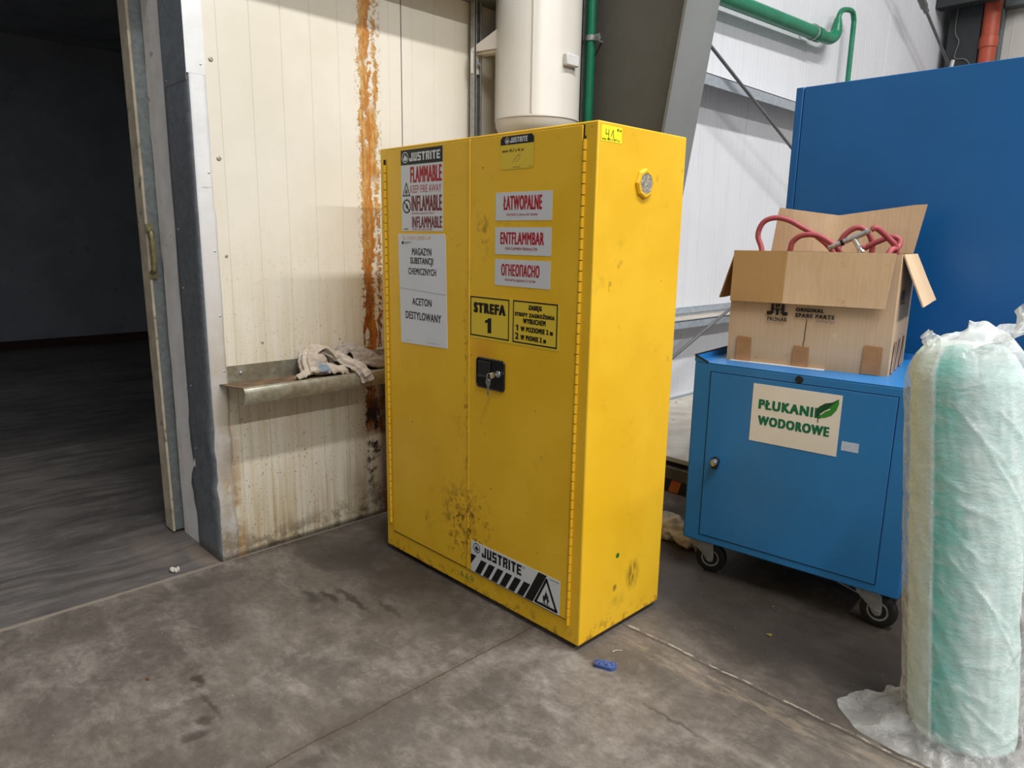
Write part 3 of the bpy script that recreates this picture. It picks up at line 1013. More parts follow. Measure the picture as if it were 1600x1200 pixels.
def rod(p0, p1, label, r=0.013, buckle=None):
    b = MB().cyl(p0, p1, r, seg=12)
    if buckle:
        d = (Vector(p1) - Vector(p0)).normalized()
        c = Vector(buckle)
        b.cyl(c - d * 0.11, c + d * 0.11, r * 2.4, seg=10)
        b.cyl(c - d * 0.2, c - d * 0.12, r * 1.9, seg=6)
        b.cyl(c + d * 0.12, c + d * 0.2, r * 1.9, seg=6)
    return tag(b.build('bracing_rod', 'rod'), label, 'rod')


rod((-1.55, 1.5, 3.334), (-1.55, 7.0, 1.181), 'grey bracing rod sloping down from the column to the tall blue cabinet')
rod((-1.515, 1.70, 0.045), (-1.515, 7.0, 2.14), 'bracing rod rising across the low wall rail left of the cardboard box')
rod((-1.55, 6.4, 4.282), (-1.55, 8.6, 3.480), 'thin bracing rod with a turnbuckle above the tall blue cabinet', 0.016, (-1.55, 7.34, 3.94))

b = MB()
b.cyl((-1.68, 1.6, 3.045), (-1.68, 5.13, 3.192), 0.058, seg=24)
b.cyl((-1.68, 5.08, 3.19), (-1.68, 5.16, 3.193), 0.064, seg=24)
pipe = tag(b.build('horizontal_pipe', ['pipegreen']), 'thick green pipe running along the upper white wall', 'pipe')
b = MB()
b.tube([(-1.68, 5.14, 3.193), (-1.68, 5.33, 3.20), (-1.68, 5.42, 3.215), (-1.68, 5.50, 3.26), (-1.68, 5.525, 3.34), (-1.68, 5.535, 3.41)], [0.05, 0.05, 0.052, 0.052, 0.052, 0.044, 0.03], sub=5, seg=16)
o = b.build('elbow', 'pipegreen', pipe)
o.location = -pipe.location
b = MB()
b.tube([(-1.68, 5.535, 3.40), (-1.68, 5.56, 3.455), (-1.68, 5.62, 3.50), (-1.68, 5.76, 3.532), (-1.68, 5.85, 3.53), (-1.68, 5.895, 3.48), (-1.68, 5.905, 3.40), (-1.68, 5.905, 2.9), (-1.68, 5.905, 1.6)], 0.024, sub=6, seg=12)
o = b.build('riser', 'pipegreen', pipe)
o.location = -pipe.location
for yy in (5.02, 2.6):
    b = MB()
    b.cyl((-1.68, yy - 0.012, 3.19 - (5.02 - yy) * 0.0416), (-1.68, yy + 0.012, 3.19 - (5.02 - yy) * 0.0416), 0.068, seg=20)
    b.cyl((-1.8, yy, 3.19 - (5.02 - yy) * 0.0416), (-1.7, yy, 3.19 - (5.02 - yy) * 0.0416), 0.008, seg=8)
    b.build('clamp', 'steel', pipe).location = -pipe.location

# green vertical pipe beside the column
vp = thing('vertical_pipe', 'slim green vertical pipe beside the white cylinder', 'pipe', (-1.095, 1.255, 0))
MB().cyl((0, 0, 0), (0, 0, 3.6), 0.023, seg=20).build('pipe', 'pipegreen', vp)
b = MB()
b.cyl((0, 0, 2.30), (0, 0, 2.325), 0.028, seg=20)
b.box((-0.041, -0.004, 2.298), (-0.022, 0.004, 2.328)).box((0.022, -0.004, 2.298), (0.056, 0.004, 2.328))
b.cyl((0.045, -0.02, 2.313), (0.045, 0.02, 2.313), 0.006, seg=8).cyl((-0.033, -0.02, 2.313), (-0.033, 0.02, 2.313), 0.005, seg=8)
b.cyl((0.0, 0.02, 2.313), (0.0, 0.09, 2.313), 0.006, seg=8)
b.build('pipe_clamp', 'steel', vp)


def strut(loc, face, label):
    """slotted C channel, open lip towards `face`"""
    t = MB()
    w, d, th, lip, h = 0.041, 0.041, 0.003, 0.009, 3.4
    t.box((-w / 2, d - th, 0), (w / 2, d, h)).box((-w / 2, 0, 0), (-w / 2 + th, d, h)).box((w / 2 - th, 0, 0), (w / 2, d, h))
    t.box((-w / 2, 0, 0), (-w / 2 + lip, th, h)).box((w / 2 - lip, 0, 0), (w / 2, th, h))
    z = 0.05
    while z < h - 0.05:
        t.box((-0.0065, d - th - 0.0006, z), (0.0065, d - th - 0.0001, z + 0.028), 1)
        z += 0.05
    o = t.build('strut_channel', ['steel', 'darksteel'], smooth=0)
    o.location = loc
    o.rotation_euler = (0, 0, face)
    return tag(o, label, 'channel')


strut((-1.398 - 0.0, 0.765, 0), pi / 2, 'slotted steel channel on the wall left of the white cylinder')
strut((-1.160, 1.262, 0), 0, 'slotted steel channel between the white cylinder and the green vertical pipe')

# wall-hung white cylinder
wh = thing('storage_cylinder', 'white upright storage cylinder hung above the yellow cabinet', 'tank', (-1.185, 0.975, 0))
prof = [(0.02, 1.80), (0.09, 1.803), (0.15, 1.815), (0.185, 1.835), (0.200, 1.865), (0.203, 1.89)]
b = MB()
b.lathe(prof, seg=64)
b.build('bottom_dome', 'heater', wh, smooth=50)
b = MB()
b.lathe([(0.203, 1.8905), (0.207, 1.893), (0.207, 1.90), (0.205, 1.903), (0.205, 3.2), (0.19, 3.25), (0.05, 3.3)], seg=64)
b.build('tank_shell', 'heater', wh, smooth=50)
va = R(-53)
b = MB()
b.box((0.203, -0.003, 1.905), (0.209, 0.003, 3.2))
o = b.build('seam', 'heater', wh, bevel=0.001)
o.rotation_euler = (0, 0, va)
# control box
b = MB()
b.box((0.20, -0.040, 2.118), (0.228, 0.045, 2.170))
o = b.build('control_box', 'heaterbox', wh, bevel=0.006)
o.rotation_euler = (0, 0, R(-1))
# bracket reaching the left channel
b = MB()
A = Vector((-0.165, -0.205, 0))
b.prism([(-0.222, -0.226, 2.205), (-0.222, -0.226, 2.222), (-0.085, -0.162, 2.31), (-0.085, -0.162, 2.215)], (0.004, -0.012, 0))
b.prism([(-0.222, -0.226, 2.205), (-0.085, -0.162, 2.215), (-0.095, -0.11, 2.215), (-0.222, -0.18, 2.205)], (0, 0, -0.012))
b.box((-0.2125, -0.245, 2.11), (-0.206, -0.175, 2.205))
b.build('bracket', 'heater', wh, bevel=0.002)
b = MB()
b.cyl((-0.206, -0.205, 2.155), (-0.198, -0.205, 2.155), 0.014, seg=18).cyl((-0.198, -0.205, 2.155), (-0.192, -0.205, 2.155), 0.008, seg=6)
b.build('bolt', 'steel', wh)

# dark corner column, downpipe, wire
cc = thing('corner_column', 'dark steel column in the far corner of the hall', 'column', (-1.525, 9.0, 0))
MB().box((-0.175, -0.10, 0), (0.175, -0.085, 5.4)).build('front_flange', 'darksteel', cc, smooth=0)
MB().box((-0.006, -0.085, 0), (0.006, 0.185, 5.4)).build('web', 'darksteel', cc, smooth=0)
MB().box((-0.175, 0.185, 0), (0.175, 0.20, 5.4)).build('rear_flange', 'darksteel', cc, smooth=0)
b = MB()
b.box((-1.79, 8.62, 4.19), (-0.9, 8.80, 4.42))
tag(b.build('corner_beam', 'darksteel', smooth=0), 'dark steel beam crossing the far corner at the top', 'beam')
dp = thing('downpipe', 'red-brown plastic downpipe in the far corner', 'pipe', (-1.252, 8.93, 0))
MB().cyl((0, 0, 0), (0, 0, 5.4), 0.090, seg=28).build('pipe', 'downpipe', dp)
MB().lathe([(0.091, 3.70), (0.101, 3.71), (0.101, 3.81), (0.096, 3.83), (0.091, 3.835)], seg=28, cap=False).build('socket', 'downpipe', dp)
b = MB()
b.tube([(-1.60, 8.885, 4.5), (-1.62, 8.88, 3.98), (-1.56, 8.875, 3.82), (-1.585, 8.875, 3.64), (-1.46, 8.88, 3.60), (-1.40, 8.875, 3.48), (-1.45, 8.885, 3.3)], 0.005, sub=6, seg=6)
tag(b.build('wire', 'wire'), 'thin loose wire hanging on the dark corner column', 'wire')

# ================================================================== WALL SHELF AND RAGS
sh = thing('wall_ledge', 'folded sheet-metal ledge fixed low on the cream wall', 'shelf', (-1.44, -0.1, 0.74))
b = MB()
b.box((0.002, -0.452, 0.0), (0.005, 0.70, 0.077))
b.build('upstand', 'galvshelf', sh, smooth=0)
b = MB()
b.prism([(0.005, -0.452, 0.006), (0.005, 0.70, 0.006), (0.165, 0.70, 0.010), (0.165, -0.420, 0.010)], (0, 0, 0.003))
b.build('top_sheet', 'shelfdirt', sh, smooth=0)
b = MB()
pr = [(0.163, 0.0135), (0.169, 0.0145), (0.174, 0.012), (0.178, 0.006), (0.181, -0.006), (0.182, -0.02), (0.180, -0.034), (0.176, -0.047), (0.178, -0.048), (0.1825, -0.034), (0.1845, -0.02), (0.1835, -0.005), (0.1800, 0.008), (0.175, 0.0155), (0.169, 0.018), (0.163, 0.0165)]
b.prism([(x, -0.424 - 0.004 * abs(z) / 0.03, z) for x, z in pr], (0, 1.124, 0))
b.build('front_lip', 'galvshelf', sh, smooth=50)
for yy in (-0.36, 0.02, 0.4):
    MB().ell((0.006, yy, 0.045), (0.004, 0.008, 0.008), seg=12, rows=8).build('screw', 'steel', sh)


def cloth(name, parts, mat, vox=0.004, amp=0.012, stretch=(0.03, 0.09, 0.045), turn=0.3, smooth=2):
    """crumpled fabric: flattened lumps and folded strips fused, then creased along one direction"""
    b = MB()
    for p in parts:
        if p[0] == 'e':
            b.ell(p[1], p[2])
        elif p[0] == 't':
            b.tube(p[1], p[2], seg=12, sub=5, flat=p[3] if len(p) > 3 else 1.0)
        else:                                # 's': strip of cloth with lengthwise folds
            _, pts, side, w0, w1, folds, dep, th = p
            pts = catmull([Vector(q) for q in pts], 8)
            top, bot = [], []
            n = 24
            for i, q in enumerate(pts):
                t = i / (len(pts) - 1)
                tg = (pts[min(i + 1, len(pts) - 1)] - pts[max(i - 1, 0)]).normalized()
                sd = (Vector(side) - tg * Vector(side).dot(tg)).normalized()
                nr = tg.cross(sd)
                if nr.z < 0 and abs(nr.z) > 0.05:
                    nr = -nr
                w = w0 + (w1 - w0) * t
                rt_, rb_ = [], []
                for k in range(n + 1):
                    u = k / n - 0.5
                    d = dep * (0.5 + 0.5 * cos(u * folds * 2 * pi + 1.3 * sin(t * 3))) * (1 - 0.5 * t) + 0.006 * mnoise.noise(Vector((u * 3, t * 3, w0 * 90)))
                    c = q + sd * (u * w) + nr * (d - dep * 1.2 * (2 * u) ** 2)
                    rt_.append(b.bm.verts.new(c + nr * th))
                    rb_.append(b.bm.verts.new(c))
                top.append(rt_)
                bot.append(rb_)
            L_ = len(pts)
            for i in range(L_ - 1):
                for k in range(n):
                    b.face([top[i][k], top[i][k + 1], top[i + 1][k + 1], top[i + 1][k]])
                    b.face([bot[i][k], bot[i + 1][k], bot[i + 1][k + 1], bot[i][k + 1]])
                b.face([top[i][0], top[i + 1][0], bot[i + 1][0], bot[i][0]])
                b.face([top[i][n], bot[i][n], bot[i + 1][n], top[i + 1][n]])
            for k in range(n):
                b.face([top[0][k], bot[0][k], bot[0][k + 1], top[0][k + 1]])
                b.face([top[-1][k], top[-1][k + 1], bot[-1][k + 1], bot[-1][k]])
    bmesh.ops.recalc_face_normals(b.bm, faces=b.bm.faces)
    me = bpy.data.meshes.new(name)
    b.bm.to_mesh(me)
    b.bm.free()
    ob = bpy.data.objects.new(name, me)
    COL.objects.link(ob)
    md = ob.modifiers.new('r', 'REMESH')
    md.mode, md.voxel_size = 'VOXEL', vox
    sm = ob.modifiers.new('s', 'SMOOTH')
    sm.factor, sm.iterations = 0.5, smooth
    dg = bpy.context.evaluated_depsgraph_get()
    me2 = bpy.data.meshes.new_from_object(ob.evaluated_get(dg))
    bpy.data.objects.remove(ob)
    bm = bmesh.new()
    bm.from_mesh(me2)
    bm.normal_update()
    zmin = min(v.co.z for v in bm.verts)
    rm = Matrix.Rotation(turn, 3, 'Z')
    nv = []
    for v in bm.verts:
        p = rm @ v.co
        q = Vector((p.x / stretch[0], p.y / stretch[1], p.z / stretch[2]))
        q += Vector((mnoise.noise(q * 0.7), mnoise.noise(q * 0.7 + Vector((7, 1, 3))), mnoise.noise(q * 0.7 + Vector((2, 9, 4))))) * 0.8
        w = 1 - abs(mnoise.noise(q)) * 2.6
        c = v.co + v.normal * amp * w
        c.z = max(c.z, zmin - 0.0005)
        nv.append(c)
    for v, c in zip(bm.verts, nv):
        v.co = c
    for f in bm.faces:
        f.smooth = True
    me3 = bpy.data.meshes.new(name)
    bm.to_mesh(me3)
    bm.free()
    me3.materials.append(M[mat])
    return link(name, me3)


r1 = cloth('rag', [('e', (-1.378, -0.165, 0.800), (0.040, 0.060, 0.046)), ('e', (-1.345, -0.145, 0.778), (0.055, 0.075, 0.022)),
                   ('s', [(-1.315, -0.225, 0.764), (-1.375, -0.205, 0.825), (-1.395, -0.16, 0.858), (-1.385, -0.115, 0.850), (-1.35, -0.085, 0.80)], (1, 0.4, 0), 0.07, 0.09, 3, 0.016, 0.007),
                   ('s', [(-1.35, -0.20, 0.772), (-1.315, -0.245, 0.770), (-1.30, -0.288, 0.762)], (1, 0.3, 0), 0.06, 0.030, 2, 0.010, 0.007),
                   ('s', [(-1.33, -0.20, 0.790), (-1.30, -0.15, 0.785), (-1.295, -0.09, 0.775), (-1.31, -0.05, 0.765)], (1, 0, -0.3), 0.05, 0.05, 2, 0.014, 0.007),
                   ('s', [(-1.40, -0.125, 0.855), (-1.345, -0.085, 0.835), (-1.30, -0.048, 0.805), (-1.262, -0.015, 0.782), (-1.243, 0.004, 0.752), (-1.240, 0.016, 0.716)], (0.45, 1, 0), 0.040, 0.056, 2, 0.010, 0.008)],
           'rag', vox=0.0035, amp=0.004, stretch=(0.02, 0.05, 0.03))
tag(r1, 'crumpled beige rag with a blue patch hanging over the ledge front', 'rag')
r3 = cloth('rag', [('e', (-1.375, 0.075, 0.782), (0.048, 0.085, 0.030)),
                   ('s', [(-1.40, -0.035, 0.800), (-1.40, -0.01, 0.842), (-1.385, 0.04, 0.848), (-1.37, 0.10, 0.820), (-1.36, 0.16, 0.778)], (1, 0.1, -0.25), 0.07, 0.10, 2, 0.014, 0.008),
                   ('s', [(-1.345, 0.0, 0.815), (-1.335, 0.05, 0.806), (-1.33, 0.11, 0.786), (-1.325, 0.17, 0.770)], (1, 0, -0.9), 0.07, 0.06, 1, 0.012, 0.008),
                   ('s', [(-1.34, 0.12, 0.776), (-1.315, 0.17, 0.770), (-1.30, 0.215, 0.764)], (1, 0, 0), 0.04, 0.012, 2, 0.006, 0.006),
                   ('s', [(-1.395, 0.12, 0.79), (-1.385, 0.17, 0.79), (-1.38, 0.21, 0.782)], (1, 0, 0), 0.04, 0.016, 2, 0.006, 0.006)],
           'rag2', vox=0.0035, amp=0.004, stretch=(0.03, 0.06, 0.03))
tag(r3, 'greyish cloth heaped on the ledge next to the yellow cabinet', 'rag')

# ================================================================== YELLOW SAFETY CABINET
CW, CD, CH, Z0 = 1.092, 0.457, 1.671, 0.02
sc = thing('safety_cabinet', 'tall yellow two-door flammables safety cabinet', 'cabinet', (0, 0, 0))
b = MB()
b.box((-CW, 0.0, Z0), (0, CD, CH))
# front rebate: frame around the doors stands 2 mm proud of a recessed panel
body = b.build('body', 'yellow', sc, bevel=0.004)
b = MB()
b.box((-1.040, -0.0015, Z0 + 0.074), (-0.049, -0.0002, CH - 0.008))
b.build('door_gap', 'darkgap', sc, smooth=0)
b = MB()
b.box((-1.037, -0.0045, Z0 + 0.079), (-0.5475, -0.0005, CH - 0.0095))
dleft = b.build('door', 'yellowdoor', sc, bevel=0.0015)
dleft['label'] = 'left door'
b = MB()
b.box((-0.546, -0.0055, Z0 + 0.079), (-0.0535, -0.0005, CH - 0.0095))
b.box((-0.5535, -0.0075, Z0 + 0.079), (-0.546, -0.001, CH - 0.0095))
dright = b.build('door', 'yellowdoor', sc, bevel=0.0015)
dright['label'] = 'right door with the latch'
for (x, za, zb) in ((-1.058, 0.109, 1.608), (-0.046, 0.060, 1.611)):
    b = MB()
    b.cyl((x, -0.003, Z0 + za), (x, -0.003, Z0 + zb), 0.0040, seg=8, m=1)
    z = Z0 + za
    while z < Z0 + zb - 0.03:
        b.cyl((x, -0.003, z + 0.0012), (x, -0.003, z + 0.0300), 0.0058, seg=10, m=0)
        z += 0.0315
    b.box((x - 0.0095, -0.001, Z0 + za), (x - 0.0075, -0.0002, Z0 + zb), 1)
    b.build('hinge', ['yellowdoor', 'darkgap'], sc)
for (x, y) in ((-1.04, 0.05), (-0.05, 0.05), (-1.04, 0.41), (-0.05, 0.41)):
    MB().cyl((x, y, 0), (x, y, Z0 + 0.001), 0.02, seg=16).build('foot', 'blackplastic', sc)
# vent bung on the right side: octagonal cap with flame arrestor
b = MB()
q = Vector((1, 0, 0)).to_track_quat('Z', 'Y')
vc = (0.0, 0.232, Z0 + 1.4905)
b.lathe([(0.046, 0.0), (0.046, 0.006), (0.041, 0.011), (0.033, 0.011), (0.033, -0.0), (0.033, 0.0)], vc, q, seg=8, cap=False)
b.build('vent_cap', 'yellow', sc, smooth=20)
b = MB()
b.lathe([(0.033, 0.0102), (0.030, 0.0100), (0.029, 0.002), (0.002, 0.001)], vc, q, seg=24, cap=True)
b.tube([Vector(vc) + Vector((0.003, -0.016, -0.018)), Vector(vc) + Vector((0.008, 0.0, -0.004)), Vector(vc) + Vector((0.004, 0.018, 0.0))], 0.004, seg=8, sub=3)
b.tube([Vector(vc) + Vector((0.003, -0.004, -0.024)), Vector(vc) + Vector((0.006, 0.006, -0.012)), Vector(vc) + Vector((0.004, 0.016, -0.016))], 0.004, seg=8, sub=3)
b.build('flame_arrestor', 'mesh', sc, smooth=40)


def front(x=0, y=-0.0056):
    return Decal((x, y, Z0), (1, 0, 0), (0, 0, 1), (0, -1, 0))


# --- left door: warning label
YL, YR = -0.0046, -0.0056
d = front(0, YL)
d.sheet(-0.946, 1.3385, -0.6945, 1.634, 0)
d.rect(-0.946, 1.580, -0.6945, 1.634, 1)
d.emblem(-0.918, 1.607, 0.020, 0, 2)
d.block('JUSTRITE', -0.892, 1.592, -0.708, 1.622, 0, 2)
d.text('FLAMMABLE', -0.888, 1.515, -0.700, 1.572, 2, 0.06)
d.text('KEEP FIRE AWAY', -0.888, 1.478, -0.703, 1.505, 2, 0.0)
d.text('INFLAMABLE', -0.882, 1.412, -0.700, 1.468, 3, 0.05)
d.text('MANTENGA ALEJADO DEL FUEGO', -0.882, 1.398, -0.745, 1.407, 2)
d.text('INFLAMMABLE', -0.880, 1.351, -0.700, 1.392, 3, 0.05)
d.text('TENIR LOIN DES FLAMMES', -0.880, 1.3415, -0.755, 1.3485, 2)
d.tri(-0.913, 1.469, 0.042, 0.046, 0.0045, 1)
d.flame(-0.913, 1.484, 0.010, 0.013, 1)
d.ring(-0.912, 1.430, 0.0205, 0.026, 1)
d.stroke([(-0.928, 1.446), (-0.896, 1.414)], 0.005, 1)
d.flame(-0.911, 1.430, 0.010, 0.012, 1)
d.stroke([(-0.932, 1.346), (-0.905, 1.346)], 0.003, 1)
d.done('warning_label', ['white', 'black', 'redprint', 'dkredprint'], dleft)
# --- left door: taped A3 paper
d = front(0, YL)
d.sheet(0, 0, 0, 0, 0, t=0.0012, skew=[(-0.960, 0.906), (-0.670, 0.914), (-0.681, 1.318), (-0.690, 1.329), (-0.971, 1.327)])
d.text('MAGAZYN', -0.882, 1.249, -0.762, 1.276, 1, 0.05)
d.text('SUBSTANCJI', -0.893, 1.209, -0.752, 1.241, 1, 0.05)
d.text('CHEMICZNYCH', -0.907, 1.176, -0.735, 1.201, 1, 0.05)
d.text('ACETON', -0.884, 1.060, -0.763, 1.088, 1, 0.05)
d.text('DESTYLOWANY', -0.928, 1.004, -0.707, 1.034, 1, 0.05)
d.text('G-1541-0001-P', -0.944, 1.306, -0.766, 1.320, 2)
d.rect(-0.947, 1.289, -0.934, 1.300, 1)
d.rect(-0.930, 1.295, -0.886, 1.298, 3)
d.rect(-0.930, 1.290, -0.906, 1.292, 3)
d.stroke([(-0.966, 1.121), (-0.677, 1.110)], 0.0012, 3)
d.stroke([(-0.925, 0.918), (-0.895, 0.920)], 0.001, 3)
d.stroke([(-0.79, 0.921), (-0.72, 0.924)], 0.001, 3)
d.done('paper_notice', ['paper', 'black', 'orangeink', 'greyink'], dleft)
# --- right door
d = front(0, YR)
d.sheet(-0.396, 1.5345, -0.247, 1.636, 0, r=0.009)
d.sheet(-0.396, 1.5345, -0.247, 1.636, 1, r=0.009, t=0.0006)
d.sheet(-0.3945, 1.536, -0.2485, 1.6345, 0, r=0.008, t=0.0009)
d.h = 0.001
d.poly([(-0.396, 1.610), (-0.247, 1.610), (-0.247, 1.627), (-0.256, 1.636), (-0.387, 1.636), (-0.396, 1.627)], 1)
d.emblem(-0.366, 1.6225, 0.010, 2, 2)
d.block('JUSTRITE', -0.353, 1.615, -0.274, 1.631, 2, 2)
d.text('namo 45,7 x 45 tn', -0.389, 1.586, -0.291, 1.5965, 1, 0.05)
d.stroke([(-0.34, 1.555), (-0.32, 1.575), (-0.306, 1.578), (-0.31, 1.565), (-0.325, 1.556)], 0.0012, 3)
d.rect(-0.34, 1.5395, -0.305, 1.5405, 1)
d.rect(-0.266, 1.540, -0.256, 1.541, 1)
d.done('capacity_label', ['labelyellow', 'black', 'white', 'greyink'], dright)
for (st, sub, b0, b1, ta, tb, sa, sb) in (('ŁATWOPALNE', 'TRZYMAĆ Z DALA OD OGNIA', 1.3745, 1.4635, -0.380, -0.206, -0.366, -0.224),
                                          ('ENTFLAMMBAR', 'VON FLAMMEN FERNHALTEN', 1.2655, 1.353, -0.392, -0.194, -0.370, -0.222),
                                          ('ОГНЕОПАСНО', 'ХРАНИТЬ ВДАЛИ ОТ ОГНЯ', 1.163, 1.2495, -0.386, -0.210, -0.368, -0.228)):
    d = front(0, YR)
    d.sheet(-0.4175, b0, -0.164, b1, 0)
    d.text(st, ta, b0 + 0.033, tb, b0 + 0.072 + (0.006 if st[0] == 'Ł' else 0), 1, 0.055)
    d.text(sub, sa, b0 + 0.015, sb, b0 + 0.024, 1, 0.04)
    d.done('warning_label', ['white', 'redprint'], dright)
d = front(0, YR)
d.sheet(-0.546, 0.972, -0.120, 1.119, 0, t=0.0006)
d.frame(-0.541, 0.980, -0.345, 1.118, 0.0045, 1)
d.text('STREFA', -0.524, 1.062, -0.362, 1.098, 1, 0.17)
d.text('1', -0.464, 0.996, -0.432, 1.048, 1, 0.16)
d.frame(-0.327, 0.979, -0.128, 1.119, 0.0045, 1)
d.text('ZASIĘG', -0.256, 1.088, -0.196, 1.108, 1, 0.13)
d.text('STREFY ZAGROŻENIA', -0.318, 1.068, -0.140, 1.085, 1, 0.13)
d.text('WYBUCHEM', -0.280, 1.046, -0.178, 1.063, 1, 0.13)
d.text('1', -0.313, 1.020, -0.301, 1.040, 1, 0.10)
d.text('W POZIOMIE 2 m', -0.290, 1.019, -0.146, 1.036, 1, 0.13)
d.text('2', -0.315, 0.991, -0.298, 1.013, 1, 0.10)
d.text('W PIONIE 2 m', -0.290, 0.991, -0.174, 1.008, 1, 0.13)
d.done('zone_sign', ['labelyellow', 'black'], dright)
# large logo strip at the bottom of the right door
d = front(0, YR)
d.sheet(-0.5315, 0.0805, -0.0815, 0.2045, 0)
d.emblem(-0.499, 0.181, 0.0195, 1)
d.block('JUSTRITE', -0.470, 0.157, -0.262, 0.197, 1)
d.ring(-0.252, 0.1925, 0.003, 0.0045, 1)
sl = 0.034
for k in range(7):
    a = -0.553 + k * 0.045
    pa = [(max(-0.5315, a), 0.0825), (a + 0.031, 0.0825), (a + 0.031 + sl, 0.142), (max(-0.5315, a + sl), 0.142)]
    if k == 0:
        pa = [(-0.5315, 0.108), (-0.500, 0.150), (-0.5315, 0.150)]
    d.poly(pa, 1)
d.poly([(-0.244, 0.0825), (-0.205, 0.0825), (-0.142, 0.2025), (-0.181, 0.2025)], 1)
d.stroke([(-0.192, 0.0895), (-0.094, 0.0895), (-0.143, 0.188), (-0.192, 0.0895)], 0.0095, 1)
d.flame(-0.143, 0.124, 0.020, 0.026, 1)
d.rect(-0.162, 0.0960, -0.124, 0.0985, 1)
d.rect(-0.130, 0.194, -0.086, 0.1965, 2)
d.rect(-0.112, 0.182, -0.104, 0.183, 2)
d.done('logo_label', ['white', 'black', 'greyink'], dright)
# pictogram label on the plinth
d = Decal((0, -0.0001, Z0), (1, 0, 0), (0, 0, 1), (0, -1, 0))
d.sheet(-0.606, 0.028, -0.512, 0.060, 0, t=0.0004)
for a in (-0.590, -0.560):
    d.tri(a, 0.034, 0.022, 0.020, 0.0018, 1)
    d.flame(a, 0.041, 0.004, 0.005, 1)
d.ring(-0.531, 0.044, 0.0095, 0.0115, 1)
d.flame(-0.531, 0.044, 0.005, 0.006, 1)
d.done('pictogram_label', ['labelyellow', 'black'], body)
# side note "41" and green dot
d = Decal((0.0001, 0, Z0), (0, 1, 0), (0, 0, 1), (1, 0, 0))
d.sheet(0.014, 1.5965, 0.109, 1.6405, 0, t=0.0005)
d.stroke([(0.034, 1.630), (0.033, 1.617), (0.047, 1.617)], 0.0022, 1)
d.stroke([(0.047, 1.630), (0.046, 1.604)], 0.0022, 1)
d.stroke([(0.058, 1.612), (0.067, 1.630), (0.070, 1.606)], 0.0022, 1)
d.text('max 482 x 457 m', 0.018, 1.600, 0.098, 1.606, 1, 0.05)
d.text('45 m', 0.084, 1.628, 0.106, 1.636, 1, 0.05)
d.done('note', ['stickyyellow', 'black'], body)
d = Decal((0.0001, 0, Z0), (0, 1, 0), (0, 0, 1), (1, 0, 0))
d.sheet(0.184, 0.2545, 0.202, 0.2725, 0, r=0.009, t=0.0004)
d.done('dot_sticker', ['greendot'], body)

# latch: black recessed paddle
hl = Decal((0, YR, Z0), (1, 0, 0), (0, 0, 1), (0, -1, 0))
hl.sheet(-0.5025, 0.802, -0.3625, 0.9055, 0, t=0.002, r=0.012)
hl.done('latch', ['blackplastic'], dright)
b = MB()
ox, oz = 0.0, Z0
# raised rim
rim = []
for (cx, cz, st) in ((-0.3745, 0.814, -90), (-0.3745, 0.8935, 0), (-0.4905, 0.8935, 90), (-0.4905, 0.814, 180)):
    for k in range(6):
        rim.append((cx + 0.012 * cos(R(st + 18 * k)), cz + 0.012 * sin(R(st + 18 * k))))
b.tube([(x, YR - 0.003, z + oz) for x, z in rim + rim[:1]], 0.003, seg=8)
o1 = b.build('latch_rim', 'blackplastic', dright)
b = MB()
b.box((-0.494, YR - 0.007, 0.842 + oz), (-0.432, YR - 0.002, 0.896 + oz))
b.box((-0.494, YR - 0.009, 0.836 + oz), (-0.432, YR - 0.002, 0.846 + oz))
b.build('paddle', simple('matt_black_paddle', (34, 34, 36), 0.4), dright, bevel=0.002)
b = MB()
b.cyl((-0.389, YR - 0.001, 0.860 + oz), (-0.389, YR - 0.010, 0.860 + oz), 0.0115, seg=20)
b.build('lock_cylinder', 'chrome', dright, bevel=0.001)
# keys: one in the lock, one hanging from it
ky = thing('key_pair', 'two small steel keys hanging from the cabinet door lock', 'keys', (-0.389, YR - 0.011, 0.860 + Z0))
b = MB()
b.box((-0.001, -0.012, -0.004), (0.001, 0.001, 0.004))
b.cyl((-0.0015, -0.022, 0.0), (0.0015, -0.022, 0.0), 0.011, seg=20)
b.build('key', 'chrome', ky, bevel=0.0004)
b = MB()
ringp = [(-0.003 + 0.013 * cos(a) * 0.5 - 0.012, -0.024 + 0.004 * cos(a), -0.008 + 0.013 * sin(a)) for a in [2 * pi * k / 20 for k in range(21)]]
b.tube(ringp, 0.0011, seg=6)
b.build('key_ring', 'chrome', ky)
b = MB()
hk = [(-0.006, 0), (0.006, 0), (0.0115, -0.008), (0.0115, -0.018), (0.005, -0.028), (0.0045, -0.058), (0.001, -0.064), (-0.003, -0.058), (-0.0035, -0.05), (-0.002, -0.046), (-0.004, -0.040), (-0.004, -0.028), (-0.0115, -0.018), (-0.0115, -0.008)]
b.prism([(-0.023 + x, -0.0195, -0.014 + z) for x, z in hk], (0, -0.002, 0))
b.cyl((-0.023, -0.0194, -0.0225), (-0.023, -0.0220, -0.0225), 0.0028, seg=10, m=1)
b.build('key', ['chrome', 'blackplastic'], ky)

# ================================================================== BLUE TROLLEY
TA = R(6)
TW, TD, TB, TT = 0.80, 0.66, 0.145, 0.88
tl = thing('workshop_trolley', 'blue steel wheeled trolley cabinet under the cardboard box', 'trolley', (-0.105, 0.78, 0), TA)
b = MB()
b.box((0, 0, TB), (TW, TD, TT - 0.001))
b.build('body', 'blue', tl, bevel=0.006)
b = MB()
